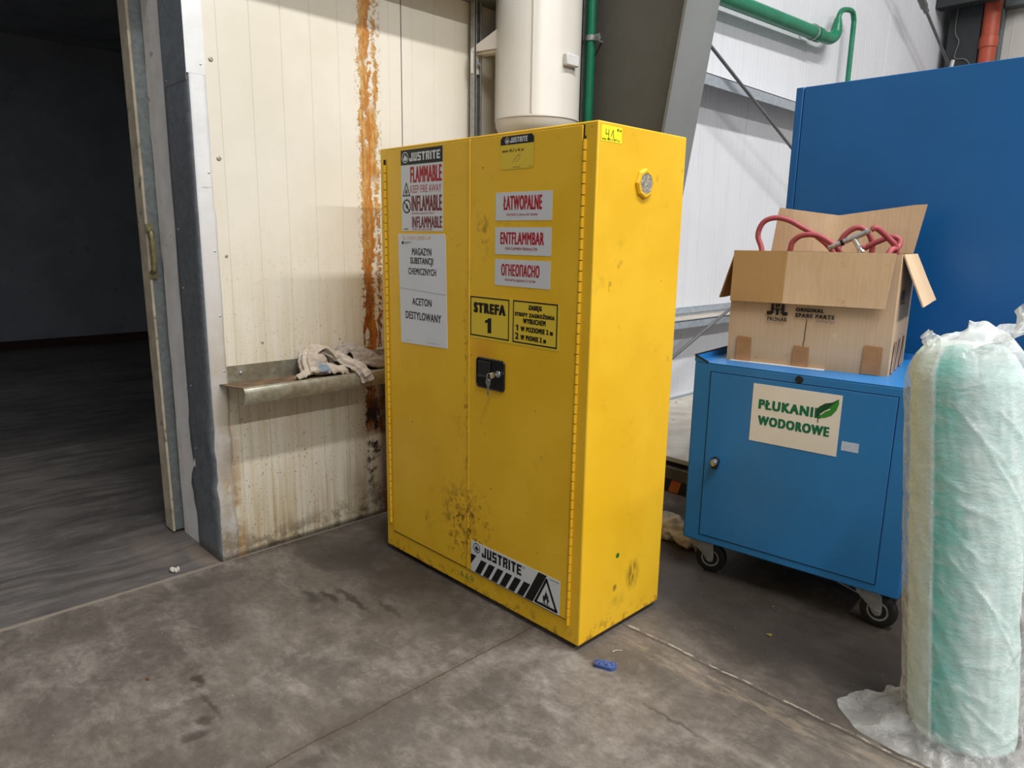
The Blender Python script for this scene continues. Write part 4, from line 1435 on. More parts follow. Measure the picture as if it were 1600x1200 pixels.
# tray: side and rear upstands with folded front corners
for s_ in (0, 1):
    xa = 0 if s_ == 0 else TW
    sg = 1 if s_ == 0 else -1
    b.prism([(xa, 0.0, TT), (xa + sg * 0.055, 0.0, TT), (xa, 0.0, TT + 0.024)], (0, 0.004, 0))
    b.box((min(xa, xa + sg * 0.004), 0.0, TT), (max(xa, xa + sg * 0.004), TD, TT + 0.024))
b.box((0, TD - 0.004, TT), (TW, TD, TT + 0.024))
b.box((0.004, 0.0, TT - 0.002), (TW - 0.004, TD - 0.004, TT))
b.build('tray', 'blue', tl, smooth=0)
b = MB()
for s_ in (0, 1):
    b = MB()
    xa, sg = (0, 1) if s_ == 0 else (TW, -1)
    b.tube([(xa - sg * 0.001, 0.001, TT + 0.025), (xa + sg * 0.056, 0.001, TT + 0.0005)], 0.0034, seg=8)
    b.tube([(xa + sg * 0.002, 0.0, TT + 0.025), (xa + sg * 0.002, TD, TT + 0.025)], 0.0034, seg=8)
    b.build('edge_trim', 'blackplastic', tl)
b = MB()
b.box((0.0685, -0.0012, 0.176), (0.7255, -0.0002, 0.848))
b.build('door_gap', 'bluedark', tl, smooth=0)
b = MB()
b.box((0.0715, -0.003, 0.179), (0.7225, -0.0008, 0.845))
td = b.build('door', 'blue', tl, bevel=0.0015)
b = MB()
b.cyl((0.402, -0.0005, 0.862), (0.402, -0.004, 0.862), 0.0135, seg=24)
b.build('cable_plug', 'blackplastic', tl, bevel=0.001)
b = MB()
b.cyl((0.118, -0.003, 0.497), (0.118, -0.012, 0.497), 0.0165, seg=24, m=0)
b.cyl((0.118, -0.012, 0.497), (0.118, -0.030, 0.492), 0.0125, seg=24, m=1)
b.box((0.1125, -0.036, 0.482), (0.1235, -0.030, 0.506), 1)
b.prism([(0.104, -0.004, 0.488), (0.132, -0.004, 0.488), (0.128, -0.004, 0.466), (0.108, -0.004, 0.466)], (0, -0.014, 0), 0)
b.build('lock', ['blackplastic', 'chrome'], td, bevel=0.001)
# sign with green lettering and leaf
d = Decal((0, -0.0031, 0), (1, 0, 0), (0, 0, 1), (0, -1, 0))
d.sheet(0.241, 0.607, 0.553, 0.826, 0, t=0.001)
d.text('PŁUKANIE', 0.266, 0.733, 0.489, 0.770, 1, 0.12)
d.text('WODOROWE', 0.268, 0.672, 0.522, 0.708, 1, 0.12)
lf = [(0.474, 0.735), (0.470, 0.752), (0.478, 0.774), (0.498, 0.790), (0.522, 0.797), (0.542, 0.812), (0.544, 0.795), (0.538, 0.772), (0.524, 0.751), (0.503, 0.739), (0.486, 0.736)]
d.poly(lf[0:6] + [(0.515, 0.779), (0.495, 0.757)], 3, 2)
d.poly([lf[0], (0.495, 0.757), (0.515, 0.779), lf[5]] + lf[6:], 2, 2)
d.stroke([(0.486, 0.748), (0.500, 0.762), (0.516, 0.772)], 0.0035, 0, 3)
d.stroke([(0.4805, 0.719), (0.4795, 0.733), (0.484, 0.744)], 0.0030, 3, 3)
d.done('door_sign', ['signpaper', 'greenprint', 'leafgreen', 'leafdark'], td)
d = Decal((0, -0.0031, 0), (1, 0, 0), (0, 0, 1), (0, -1, 0))
d.sheet(0.566, 0.634, 0.622, 0.667, 0, t=0.0005)
d.done('small_label', ['smalllabel'], td)


def make_caster(ang, brake):
    """swivel caster, origin at floor under the swivel"""
    root = MB()
    root.box((-0.045, -0.045, 0.136), (0.045, 0.045, 0.1445))
    root.cyl((0, 0, 0.122), (0, 0, 0.137), 0.034, 0.038, seg=24)
    c = root.build('caster', 'steel', tl, bevel=0.001)
    f = MB()
    for s_ in (-1, 1):
        y0, y1 = (0.021 * s_, 0.024 * s_)
        f.prism([(-0.042, y0, 0.127), (0.046, y0, 0.127), (0.050, y0, 0.10), (0.052, y0, 0.066), (0.049, y0, 0.052), (0.036, y0, 0.046), (0.023, y0, 0.052), (0.010, y0, 0.074), (-0.036, y0, 0.112)], (0, y1 - y0, 0))
    f.box((-0.036, -0.024, 0.122), (0.036, 0.024, 0.126))
    f.build('fork', 'steel', c, bevel=0.0008)
    w = MB()
    ax = Vector((0.036, 0, 0.0625))
    q = Vector((0, 1, 0)).to_track_quat('Z', 'Y')
    w.lathe([(0.037, -0.016), (0.056, -0.0165), (0.061, -0.013), (0.0625, -0.005), (0.0625, 0.005), (0.061, 0.013), (0.056, 0.0165), (0.037, 0.016)], ax, q, seg=40, m=0)
    for s_ in (-1, 1):
        w.lathe([(0.0005, 0.0125 * s_), (0.012, 0.0125 * s_), (0.013, 0.009 * s_), (0.027, 0.008 * s_), (0.030, 0.0165 * s_), (0.036, 0.0172 * s_), (0.037, 0.015 * s_)], ax, q, seg=40, m=1, cap=False)
    w.build('wheel', ['tyre', 'steel'], c, smooth=40)
    a = MB()
    a.cyl(ax + Vector((0, -0.028, 0)), ax + Vector((0, 0.028, 0)), 0.008, seg=6)
    a.build('axle', 'chrome', c)
    if brake:
        k = MB()
        k.prism([(-0.03, -0.026, 0.108), (-0.03, 0.026, 0.108), (-0.075, 0.026, 0.120), (-0.112, 0.020, 0.123), (-0.112, -0.020, 0.123), (-0.075, -0.026, 0.120)], (0, 0, 0.004))
        k.build('brake_lever', 'steel', c, bevel=0.001)
    c.rotation_euler = (0, 0, ang)
    return c


c1 = make_caster(R(8), False)
c1.location = (0.064, 0.064, 0)
c2 = make_caster(R(-4), True)
c2.location = (0.700, 0.064, 0)


def copy_tree(o, parent):
    c = o.copy()
    COL.objects.link(c)
    c.parent = parent
    for ch in list(o.children):
        copy_tree(ch, c)
    return c


for (src, loc, an) in ((c1, (0.064, TD - 0.064, 0), 30), (c1, (TW - 0.064, TD - 0.064, 0), 65)):
    c = copy_tree(src, tl)
    c.location = loc
    c.rotation_euler = (0, 0, R(an))

# ================================================================== CARDBOARD BOX WITH HOSES
BA = R(10.5)
BW, BD, BH, T = 0.575, 0.43, 0.424, 0.005
bx = thing('cardboard_box', 'open brown cardboard box of hoses on the blue trolley', 'box', (-0.046, 0.917, TT), BA)


def curve_wall(pts, th, name, mat, z0, z1, bulge=0.0, n=10, out=(0, -1, 0)):
    """wall quad with slight bulge; pts two xy points"""
    b = MB()
    (xa, ya), (xb, yb) = pts
    o_ = Vector(out)
    g0, g1 = [], []
    for i in range(n + 1):
        r0, r1 = [], []
        for j in range(n + 1):
            u, v = i / n, j / n
            w = bulge * sin(pi * u) * sin(pi * v) + 0.002 * mnoise.noise(Vector((u * 4, v * 4, xa * 9 + ya)))
            p = Vector((xa + (xb - xa) * u, ya + (yb - ya) * u, z0 + (z1 - z0) * v)) + o_ * w
            r0.append(b.bm.verts.new(p))
            r1.append(b.bm.verts.new(p - o_ * th))
        g0.append(r0)
        g1.append(r1)
    for i in range(n):
        for j in range(n):
            b.face([g0[i][j], g0[i + 1][j], g0[i + 1][j + 1], g0[i][j + 1]])
            b.face([g1[i][j], g1[i][j + 1], g1[i + 1][j + 1], g1[i + 1][j]])
    for i in range(n):
        b.face([g0[i][0], g1[i][0], g1[i + 1][0], g0[i + 1][0]])
        b.face([g0[i][n], g0[i + 1][n], g1[i + 1][n], g1[i][n]])
        b.face([g0[0][i], g0[0][i + 1], g1[0][i + 1], g1[0][i]])
        b.face([g0[n][i], g1[n][i], g1[n][i + 1], g0[n][i + 1]])
    return b.build(name, mat, bx, smooth=40)


wf = curve_wall(((0, 0), (BW, 0)), T, 'front_wall', 'card', 0, BH, 0.002)
curve_wall(((0, BD), (BW, BD)), T, 'back_wall', 'cardinner', 0, BH, 0.004, out=(0, 1, 0))
curve_wall(((0, 0), (0, BD)), T, 'side_wall', 'card', 0, BH, 0.004, out=(-1, 0, 0))
wr = curve_wall(((BW, 0), (BW, BD)), T, 'side_wall', 'card', 0, BH, 0.006, out=(1, 0, 0))
MB().box((0.003, 0.003, 0), (BW - 0.003, BD - 0.003, 0.005)).build('base', 'card', bx, smooth=0)


def flap(name, quad, mat, nrm, th=0.005, nx=10, ny=6, warp=0.004, crease=None, dip=0.0):
    """quad a,b,c,d: hinge a-b, free edge d-c"""
    b = MB()
    a, b_, c, d = [Vector(q) for q in quad]
    nrm = Vector(nrm).normalized()
    g0, g1 = [], []
    for i in range(nx + 1):
        r0, r1 = [], []
        for j in range(ny + 1):
            u, v = i / nx, j / ny
            p = a.lerp(b_, u).lerp(d.lerp(c, u), v)
            p.z -= v * dip * max(0, 1 - abs(u - 0.42) / 0.5)
            w = warp * mnoise.noise(Vector((u * 3, v * 2, a.x * 11))) * v
            if crease:
                w += crease * v * (abs(u - 0.42) / 0.5)
            r0.append(b.bm.verts.new(p + nrm * w))
            r1.append(b.bm.verts.new(p + nrm * (w + th)))
        g0.append(r0)
        g1.append(r1)
    for i in range(nx):
        for j in range(ny):
            b.face([g0[i][j], g0[i + 1][j], g0[i + 1][j + 1], g0[i][j + 1]])
            b.face([g1[i][j], g1[i][j + 1], g1[i + 1][j + 1], g1[i + 1][j]])
    for i in range(nx):
        b.face([g0[i][0], g1[i][0], g1[i + 1][0], g0[i + 1][0]])
        b.face([g0[i][ny], g0[i + 1][ny], g1[i + 1][ny], g1[i][ny]])
    for j in range(ny):
        b.face([g0[0][j], g0[0][j + 1], g1[0][j + 1], g1[0][j]])
        b.face([g0[nx][j], g1[nx][j], g1[nx][j + 1], g0[nx][j + 1]])
    return b.build(name, mat, bx, smooth=40)


ff = flap('front_flap', [(0.0, -0.004, BH + 0.003), (0.558, -0.004, BH + 0.005), (0.545, -0.020, 0.238), (0.004, -0.020, 0.235)], 'cardflap', (0, -1, 0.1))
flap('back_flap', [(0.02, BD, BH), (0.562, BD, BH), (0.590, BD + 0.05, BH + 0.176), (0.045, BD + 0.02, BH + 0.176)], 'cardinner', (0, -1, 0.2), nx=24, crease=0.05, dip=0.028)
flap('side_flap', [(BW, 0.02, BH), (BW, BD - 0.02, BH), (BW + 0.085, BD - 0.06, BH - 0.17), (BW + 0.075, 0.045, BH - 0.178)], 'cardinner', (0.9, 0, 0.4))
flap('side_flap', [(0, BD - 0.02, BH), (0, 0.02, BH), (-0.06, 0.045, BH - 0.185), (-0.06, BD - 0.06, BH - 0.185)], 'cardflap', (-0.9, 0, 0.35))
# printed marks on the front
d = Decal((0, -0.0075, 0), (1, 0, 0), (0, 0, 1), (0, -1, 0))
zb = -TT
d.h = 0.0
K = lambda x, z: (x, z - TT)


def pp(*q):
    d.poly([K(x, z) for x, z in q], 0, 1)


pp((0.143, 1.070), (0.160, 1.070), (0.168, 1.078), (0.168, 1.112), (0.157, 1.112), (0.157, 1.083), (0.143, 1.083))
pp((0.172, 1.112), (0.183, 1.112), (0.1775, 1.094), (0.1755, 1.094))
pp((0.1765, 1.070), (0.1865, 1.070), (0.1865, 1.092), (0.1815, 1.098), (0.1765, 1.092))
pp((0.180, 1.112), (0.191, 1.112), (0.1875, 1.096), (0.1855, 1.096))
pp((0.195, 1.112), (0.195, 1.078), (0.203, 1.070), (0.219, 1.070), (0.219, 1.083), (0.206, 1.083), (0.206, 1.112))
d.stroke([K(0.160, 1.100), K(0.1815, 1.086), K(0.203, 1.100)], 0.004, 0)
d.text('PRONAR', 0.147, 1.047 + zb, 0.219, 1.062 + zb, 0, 0.06)
d.text('ORIGINAL', 0.247, 1.089 + zb, 0.346, 1.103 + zb, 0, 0.14)
d.text('SPARE PARTS', 0.247, 1.068 + zb, 0.383, 1.083 + zb, 0, 0.11)
d.text('pronar.pl', 0.322, 1.051 + zb, 0.383, 1.064 + zb, 1, 0.0)
d.done('lettering', ['black', 'greyink'], wf)
d = Decal((BW + 0.006, 0, 0), (0, 1, 0), (0, 0, 1), (1, 0, 0))
d.h = 0.002
for k in range(4):
    d.rect(0.05 + k * 0.028, 0.262, 0.064 + k * 0.028, 0.30, 0)
d.rect(0.04, 0.252, 0.17, 0.256, 0)
d.done('lettering', ['black'], wr)
for (x0_, x1_, zt, o_) in ((0.036, 0.094, 0.098, wf), (0.250, 0.308, 0.081, wf), (0.490, 0.552, 0.105, wf)):
    d = Decal((0, -0.0045, 0), (1, 0, 0), (0, 0, 1), (0, -1, 0))
    d.sheet(0, 0, 0, 0, 0, t=0.0006, skew=[(x0_, 0.002), (x1_, 0.002), (x1_ - 0.001, zt - 0.003), (x0_ + 0.001, zt)])
    d.done('packing_tape', ['tape'], o_)
for (y0_, y1_) in ((0.055, 0.085), (0.16, 0.18), (0.27, 0.30)):
    d = Decal((BW + 0.0072, 0, 0), (0, 1, 0), (0, 0, 1), (1, 0, 0))
    d.sheet(y0_, 0.004, y1_, 0.12, 0, t=0.0006)
    d.done('packing_tape', ['tape'], wr)


def in_box(x, y, z):
    return (-0.046 + x * cos(BA) - y * sin(BA), 0.917 + x * sin(BA) + y * cos(BA), z)


def hose(pts, label, r=0.0105):
    b = MB()
    b.tube([in_box(*p) for p in pts], r, seg=14, sub=8)
    return tag(b.build('hose', 'hose'), label, 'hose')


hose([(0.10, 0.10, 0.905), (0.06, 0.12, 1.05), (0.05, 0.17, 1.22), (0.047, 0.19, 1.307), (0.024, 0.20, 1.367), (0.040, 0.205, 1.418), (0.083, 0.21, 1.436), (0.133, 0.22, 1.427), (0.184, 0.23, 1.400),
      (0.241, 0.24, 1.366), (0.302, 0.25, 1.310), (0.36, 0.27, 1.20), (0.40, 0.30, 1.05), (0.34, 0.34, 0.93), (0.22, 0.34, 0.905)],
     'red rubber hose in the box, the large loop at the left')
hose([(0.16, 0.20, 0.895), (0.15, 0.18, 1.05), (0.155, 0.17, 1.22), (0.164, 0.165, 1.31), (0.173, 0.165, 1.346), (0.205, 0.165, 1.368), (0.258, 0.165, 1.368), (0.307, 0.165, 1.343), (0.342, 0.165, 1.311), (0.38, 0.17, 1.22), (0.40, 0.15, 1.05), (0.35, 0.10, 0.895)],
     'red rubber hose in the box, the smaller loop in front of the large loop')
hose([(0.25, 0.25, 0.893), (0.30, 0.26, 1.1), (0.318, 0.26, 1.30), (0.330, 0.26, 1.358), (0.359, 0.265, 1.392), (0.391, 0.27, 1.400), (0.421, 0.275, 1.376), (0.437, 0.28, 1.336), (0.437, 0.28, 1.30), (0.44, 0.26, 1.15), (0.48, 0.22, 1.0), (0.46, 0.20, 0.893)],
     'red rubber hose in the box, arching behind the chrome tee fitting')
hose([(0.449, 0.136, 1.391), (0.462, 0.142, 1.397), (0.480, 0.165, 1.383), (0.500, 0.185, 1.362), (0.521, 0.20, 1.338), (0.528, 0.22, 1.30), (0.52, 0.22, 1.15), (0.50, 0.27, 0.98), (0.42, 0.35, 0.893)],
     'short red rubber hose running from the end of the chrome tee fitting')
hose([(0.30, 0.36, 0.893), (0.36, 0.30, 1.1), (0.40, 0.24, 1.30), (0.425, 0.235, 1.328), (0.467, 0.235, 1.352), (0.508, 0.24, 1.367), (0.533, 0.24, 1.353), (0.530, 0.22, 1.327), (0.512, 0.17, 1.310), (0.49, 0.13, 1.20), (0.45, 0.10, 1.0), (0.40, 0.07, 0.893)],
     'red rubber hose in the box, the loop at the right end')
tv = thing('tee_fitting', 'chrome tee valve fitting lying on the hoses in the box', 'fitting', in_box(0.391, 0.135, 1.356), BA)
b = MB()
P0, P1 = Vector((-0.054, 0.0, -0.022)), Vector((0.044, 0.0, 0.026))
dr = (P1 - P0).normalized()
b.cyl(P0, P1, 0.0098, seg=18)
b.cyl(P0 + dr * 0.025, P0 + dr * 0.045, 0.0115, seg=6)
b.cyl(P0 + dr * 0.062, P0 + dr * 0.078, 0.0105, seg=18)
b.cyl(P0 + dr * 0.098, P0 + dr * 0.108, 0.011, seg=6)
br = Vector((0.004, 0, 0.0))
b.cyl(br, br + Vector((0.028, -0.006, -0.042)), 0.0092, seg=18)
b.cyl(br + Vector((0.017, -0.004, -0.026)), br + Vector((0.022, -0.005, -0.034)), 0.0105, seg=6)
b.build('tee_body', 'chrome', tv, smooth=35)
b = MB()
b.cyl(P0 + dr * 0.016, P0 + dr * 0.026, 0.0122, seg=20)
b.build('collar', 'blackplastic', tv)
b = MB()
b.cyl(P1, P1 + dr * 0.006, 0.0135, seg=10).cyl(P1 + dr * 0.006, P1 + dr * 0.011, 0.009, seg=14)
b.build('union_nut', 'chrome', tv)
b = MB()
b.cyl(br + Vector((0.028, -0.006, -0.042)), br + Vector((0.031, -0.007, -0.048)), 0.012, seg=8)
b.build('union_nut', 'chrome', tv)
b = MB()
b.tube([P0 - dr * 0.03, P0 + dr * 0.004], 0.0095, seg=14)
b.build('hose_tail', 'mesh', tv)
# paper lying under the box edge
b = MB()
b.prism([(0.092, 0.113, 0), (0.44, 0.138, 0), (0.44, 0.20, 0), (0.092, 0.20, 0)], (0, 0, 0.0015))
o = b.build('paper_sheet', 'paper', smooth=0)
Tm = Matrix.Translation((-0.105, 0.78, 0)) @ Matrix.Rotation(TA, 4, 'Z')
o.matrix_world = Tm @ Matrix.Translation((0.266, 0.1565, TT + 0.0002))
tag(o, 'white paper strip peeking out under the cardboard box', 'paper')

# ================================================================== TALL BLUE CABINET, RED CART
bc = thing('tall_cabinet', 'large deep-blue steel cabinet behind the trolley', 'cabinet', (0.85, 1.62, 0))
MB().box((-1.000, 0.003, 0.0), (1.10, 0.55, 2.02)).build('carcass', 'bigblue', bc, bevel=0.003)
MB().box((-1.000, 0.0005, 0.08), (1.10, 0.003, 2.0)).build('panel_gap', 'bluedark', bc, smooth=0)
MB().box((-1.037, -0.004, 0.0), (-1.002, 0.55, 2.02)).build('side_post', 'bigblue', bc, bevel=0.004)
MB().box((-0.999, -0.004, 0.06), (1.10, 0.002, 2.019)).build('front_panel', 'bigblue', bc, bevel=0.003)
tag(MB().cyl((0.412, 1.66, 2.02), (0.416, 1.66, 2.052), 0.0065, seg=10).build('chalk_stick', 'crumb'), 'small white stub standing on top of the tall blue cabinet', 'stub')
rc = thing('red_cart', 'dark red metal cart behind the wrapped roll at the right edge', 'cart', (1.25, 1.2, 0))
MB().box((-0.30, -0.22, 0.05), (0.35, 0.25, 0.92)).build('body', 'redcart', rc, bevel=0.008)
MB().box((-0.31, -0.235, 0.935), (0.36, 0.26, 0.985)).build('top', 'greytop', rc, bevel=0.005)
MB().box((-0.29, -0.21, 0.92), (0.34, 0.24, 0.935)).build('top_gap', 'darksteel', rc, smooth=0)
MB().box((-0.27, -0.19, 0.0), (0.32, 0.22, 0.05)).build('plinth', 'darksteel', rc, smooth=0)
d = Decal((0, -0.2202, 0), (1, 0, 0), (0, 0, 1), (0, -1, 0))
d.sheet(-0.275, 0.480, -0.13, 0.575, 0)
for k in range(5):
    d.rect(-0.266, 0.492 + k * 0.015, -0.19, 0.495 + k * 0.015, 1)
d.done('label', ['paper', 'greyink'], rc)

# ================================================================== WRAPPED FLEECE ROLL
def axis_at(z):
    return Vector((0.992 - 0.118 * z, 0.482 + 0.02 * z, z))


def roll_mesh():
    b = MB()
    nz, na = 120, 160
    zt = 1.085
    seam = R(-109)
    rows = []
    dye = b.bm.verts.layers.float.new('dye')
    for i in range(nz + 1):
        z = zt * i / nz
        row = []
        for j in range(na):
            a = 2 * pi * j / na
            rel = (a - seam) % (2 * pi)          # 0 just right of the seam
            r = 0.1290 + 0.009 * (rel / (2 * pi)) ** 6
            n = mnoise.noise(Vector((cos(a) * 3, sin(a) * 3, z * 9)))
            r += 0.004 * n + 0.0028 * mnoise.noise(Vector((cos(a) * 7, sin(a) * 7, z * 26)))
            e = min(z / 0.04, (zt - z) / 0.09, 1.0)
            r -= 0.045 * (1 - e) ** 2
            v = b.bm.verts.new(axis_at(z) + Vector((r * cos(a), r * sin(a), 0)))
            deg = math.degrees(rel) + 7 * mnoise.noise(Vector((z * 7, 0.3, 0)))
            if deg < 18:
                f = 1.0 - 0.15 * deg / 18
            elif deg < 44:
                f = 0.85 - 0.35 * (deg - 18) / 26
            elif deg < 150:
                f = 0.50 - 0.05 * (deg - 50) / 100
            else:
                f = 0.12 if deg < 340 else 0.02
            if deg > 352:
                f = 0.02
            v[dye] = f
            row.append(v)
        rows.append(row)
    for i in range(nz):
        for j in range(na):
            k = (j + 1) % na
            b.face([rows[i][j], rows[i][k], rows[i + 1][k], rows[i + 1][j]])
    b.face(rows[-1])
    b.face(list(reversed(rows[0])))
    return b.build('fleece_roll', 'fleece', smooth=70)


tag(roll_mesh(), 'pale teal filter fleece roll standing inside the clear bag', 'roll')


# diagonal tension creases in the film: height, angle, slope per degree, half span, depth
CREASES = [(0.87, -62, 0.0030, 34, 0.008), (0.80, -48, 0.0040, 40, 0.009), (0.93, -45, 0.0026, 30, 0.007), (0.69, -70, 0.0012, 26, 0.007), (0.60, -78, 0.0022, 22, 0.007),
           (0.47, -62, 0.0030, 36, 0.010), (0.42, -50, 0.0046, 34, 0.009), (0.33, -20, -0.0030, 22, 0.008), (0.20, -70, 0.0006, 24, 0.006), (0.13, -55, 0.0024, 28, 0.008), (0.09, -35, -0.0010, 24, 0.008), (0.75, -90, 0.0008, 20, 0.006), (0.28, -60, 0.0, 26, 0.005)]


def bag_mesh():
    b = MB()
    na = 200
    rows = []
    prof = []
    for k in range(5):                       # crumpled skirt on the floor
        t = k / 4
        prof.append((0.003 + 0.052 * t ** 1.6, 'skirt', 1 - t))
    for k in range(1, 151):
        prof.append((0.055 + (0.945 - 0.055) * k / 150, 'side', 0))
    for k in range(1, 41):
        prof.append((0.945, 'dome', k / 40))
    for (z, kind, t) in prof:
        row = []
        for j in range(na):
            a = 2 * pi * j / na
            c, s_ = cos(a), sin(a)
            # diagonal pleats
            tw = a * 1.0 + z * 3.2
            pl = (1 - abs(mnoise.noise(Vector((cos(tw) * 2.4, sin(tw) * 2.4, z * 2.2)))) * 2.2)
            pl2 = (1 - abs(mnoise.noise(Vector((c * 5, s_ * 5, z * 7 + c * 2)))) * 2.0)
            r = 0.1428 + 0.0050 * max(pl, -0.3) + 0.0025 * max(pl2, -0.4)
            zz = z
            if kind == 'side':
                dg_ = math.degrees(a) - (360 if a > pi else 0)
                for (zc, ac, slope, half, amp) in CREASES:
                    zl = zc - slope * (dg_ - ac) + 0.006 * mnoise.noise(Vector((dg_ * 0.06, zc * 9, 0)))
                    ed = max(0.0, 1 - abs(dg_ - ac) / half)
                    r += amp * ed ** 0.6 * math.exp(-((z - zl) / 0.0075) ** 2)
            if kind == 'side':
                k = max(0, 1 - abs(z - 0.40) / 0.10) * max(0, cos(a - R(12))) ** 6
                r += 0.035 * k * (0.6 + 0.8 * mnoise.noise(Vector((a * 9, z * 24, 2))))
                k = max(0, 1 - (z - 0.055) / 0.1)
                r += 0.012 * k * (0.5 + mnoise.noise(Vector((c * 6, s_ * 6, z * 14))))
            if kind == 'skirt':
                lobe = max(0, cos(a - R(-152))) ** 5 * 0.115 + max(0, cos(a - R(-75))) ** 3 * 0.028 + max(0, cos(a - R(-20))) ** 4 * 0.03
                cr = mnoise.noise(Vector((c * 5, s_ * 5, t * 2.5)))
                cr2 = mnoise.noise(Vector((c * 12, s_ * 12, t * 3)))
                r += 0.012 + t * (0.030 + lobe + 0.022 * cr + 0.012 * cr2)
                zz = max(0.003, z + 0.03 * t * (0.4 + cr + 0.5 * cr2) * (1 if t < 0.99 else 0.35))
            if kind == 'dome':
                q = t * pi / 2
                r = 0.149 + (r - 0.149) * (1 - t)
                r *= max(0.02, cos(q) ** 0.72)
                zz = 0.945 + (0.175 + 0.02 * c) * sin(q) ** 1.0
                px_, py_ = r * c, r * s_
                zz += t * (0.012 * mnoise.noise(Vector((px_ * 14, py_ * 14, 5))) + 0.010 * (1 - abs(mnoise.noise(Vector((px_ * 22 + py_ * 9, py_ * 10, 1)))) * 3))
            row.append(b.bm.verts.new(axis_at(zz) + Vector((r * c, r * s_, 0))))
        rows.append(row)
    for p, q in zip(rows, rows[1:]):
        for j in range(na):
            k = (j + 1) % na
            b.face([p[j], p[k], q[k], q[j]])
    b.face(rows[-1])
    # loose neck twisted up at the right
    def sheet(pts, w0, w1, seed):
        pts = catmull([Vector(p) for p in pts], 8)
        g = []
        for i, p in enumerate(pts):
            t = i / (len(pts) - 1)
            w = w0 + (w1 - w0) * t
            rr = []
            for j in range(9):
                u = j / 8 - 0.5
                off = Vector((0.35 * u, 0.9 * u, 0.55 * u)) * w
                fold = 0.012 * mnoise.noise(Vector((u * 5, t * 3, seed))) + 0.010 * sin(u * 14 + t * 4 + seed)
                rr.append(b.bm.verts.new(p + off + Vector((0.6, -0.2, 0.7)) * fold))
            g.append(rr)
        for i in range(len(g) - 1):
            for j in range(8):
                b.face([g[i][j], g[i][j + 1], g[i + 1][j + 1], g[i + 1][j]])
    sheet([(0.90, 0.46, 1.105), (0.95, 0.45, 1.125), (0.99, 0.44, 1.14), (1.03, 0.44, 1.165)], 0.12, 0.05, 1.0)
    sheet([(0.985, 0.44, 1.135), (0.985, 0.43, 1.165), (0.975, 0.42, 1.195)], 0.05, 0.012, 4.0)
    sheet([(0.80, 0.43, 1.085), (0.79, 0.42, 1.105), (0.785, 0.42, 1.118)], 0.05, 0.015, 8.0)
    return b.build('plastic_bag', 'plastic', smooth=80, fixn=False)


tag(bag_mesh(), 'wrinkled clear plastic bag wrapped around the teal fleece roll', 'bag')

# ================================================================== CLUTTER BEHIND THE CABINET
b = MB()
b.box((-1.44, 1.53, 0.172), (-0.22, 3.05, 0.198))
tag(b.build('board', 'board', bevel=0.002), 'grey weathered board on top of the stack behind the yellow cabinet', 'board')
b = MB()
b.box((-1.42, 1.52, 0.075), (-0.24, 3.02, 0.142))
tag(b.build('timber_slab', 'boardedge', bevel=0.004), 'thick dark timber slab below the weathered board', 'timber')
b = MB().box((-1.42, 1.58, 0.142), (-0.26, 1.64, 0.172))
tag(b.build('batten', 'darksteel', bevel=0.002), 'dark batten between the weathered board and the timber slab', 'batten')
b = MB().box((-1.42, 2.8, 0.142), (-0.26, 2.86, 0.172))
tag(b.build('batten', 'darksteel', bevel=0.002), 'rear dark batten under the weathered board', 'batten')
fl = thing('floor_rail', 'black and orange striped bar under the timber on the floor', 'bar', (-0.52, 1.53, 0))
MB().box((-0.28, 0, 0.0), (0.28, 0.08, 0.075)).build('beam', 'darksteel', fl, bevel=0.001)
for q in (-0.06, 0.10, 0.26):
    MB().prism([(q - 0.08, -0.0005, 0.003), (q - 0.02, -0.0005, 0.003), (q + 0.0, -0.0005, 0.072), (q - 0.06, -0.0005, 0.072)], (0, -0.002, 0)).build('stripe', 'orange', fl, smooth=0)
tag(MB().box((-1.40, 2.8, 0.0), (-0.26, 2.88, 0.075)).build('floor_rail', 'darksteel', bevel=0.001), 'rear dark bar carrying the timber slab on the floor', 'bar')
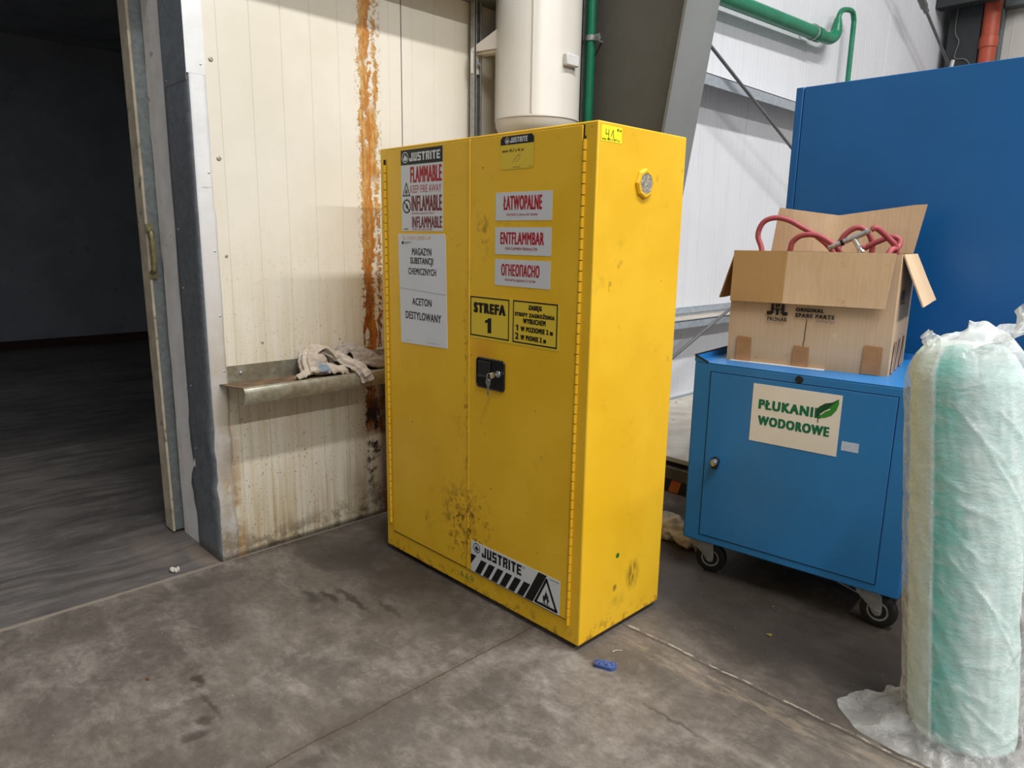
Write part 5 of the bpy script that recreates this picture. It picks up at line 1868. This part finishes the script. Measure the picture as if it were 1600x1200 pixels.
fr = cloth('rag', [('e', (-0.33, 1.02, 0.05), (0.11, 0.06, 0.05)), ('e', (-0.23, 1.03, 0.045), (0.06, 0.05, 0.05)), ('e', (-0.27, 0.985, 0.075), (0.05, 0.03, 0.03)), ('t', [(-0.30, 0.98, 0.05), (-0.2, 0.97, 0.04), (-0.14, 0.99, 0.025)], [0.03, 0.025, 0.02])], 'floorrag', vox=0.006, amp=0.016, stretch=(0.05, 0.05, 0.03))
tag(fr, 'dirty beige rag on the floor between yellow cabinet and trolley', 'rag')

# ================================================================== FLOOR DEBRIS
b = MB()
b.prism([(-0.034, -0.012, 0), (0.022, -0.018, 0), (0.036, -0.006, 0), (0.036, 0.014, 0), (-0.010, 0.020, 0), (-0.036, 0.016, 0)], (0, 0, 0.012))
for k in range(5):
    b.ell((-0.024 + 0.012 * k, 0.004 * (-1) ** k, 0.010), (0.010, 0.010, 0.006 + 0.001 * k), seg=10, rows=6)
o = b.build('plastic_scrap', 'bluescrap', smooth=35)
o.location = (0.112, 0.002, 0)
o.rotation_euler = (0, 0, R(28))
tag(o, 'crushed blue scrap lying on the floor before the yellow cabinet', 'scrap')
b = MB()
b.ell((0, 0, 0.008), (0.022, 0.011, 0.009), seg=12, rows=8)
b.ell((0.018, 0.006, 0.010), (0.012, 0.009, 0.011), seg=12, rows=8)
b.ell((0.026, 0.012, 0.016), (0.006, 0.006, 0.012), seg=12, rows=8)
o = b.build('paper_wad', 'crumb')
o.location = (-1.475, -0.765, 0)
tag(o, 'small white wad on the doorway threshold', 'wad')
b = MB()
b.tube([(0.078, 0.085, 0.002), (0.082, 0.10, 0.003), (0.095, 0.115, 0.002)], 0.0011, seg=6, sub=3)
tag(b.build('straw', 'crumb'), 'pale straw bit on the floor just beyond the blue scrap', 'straw')

b = MB()
b.ell((0, 0, 0.004), (0.010, 0.004, 0.003), seg=10, rows=6)
b.ell((0.004, 0.003, 0.006), (0.005, 0.006, 0.003), seg=10, rows=6)
o = b.build('leaf_bit', simple('dry_leaf', (128, 120, 40), 0.8))
o.location = (0.3875, 0.568, 0)
tag(o, 'tiny yellow-green bit on the floor in front of the trolley', 'leaf')
b = MB()
b.ell((0, 0, 0.003), (0.007, 0.005, 0.004), seg=10, rows=6)
o = b.build('rust_crumb', simple('rust_brown', (110, 66, 34), 0.9))
o.location = (-0.80, -1.077, 0)
tag(o, 'small rust-brown crumb lying on the bare concrete at lower left', 'crumb')
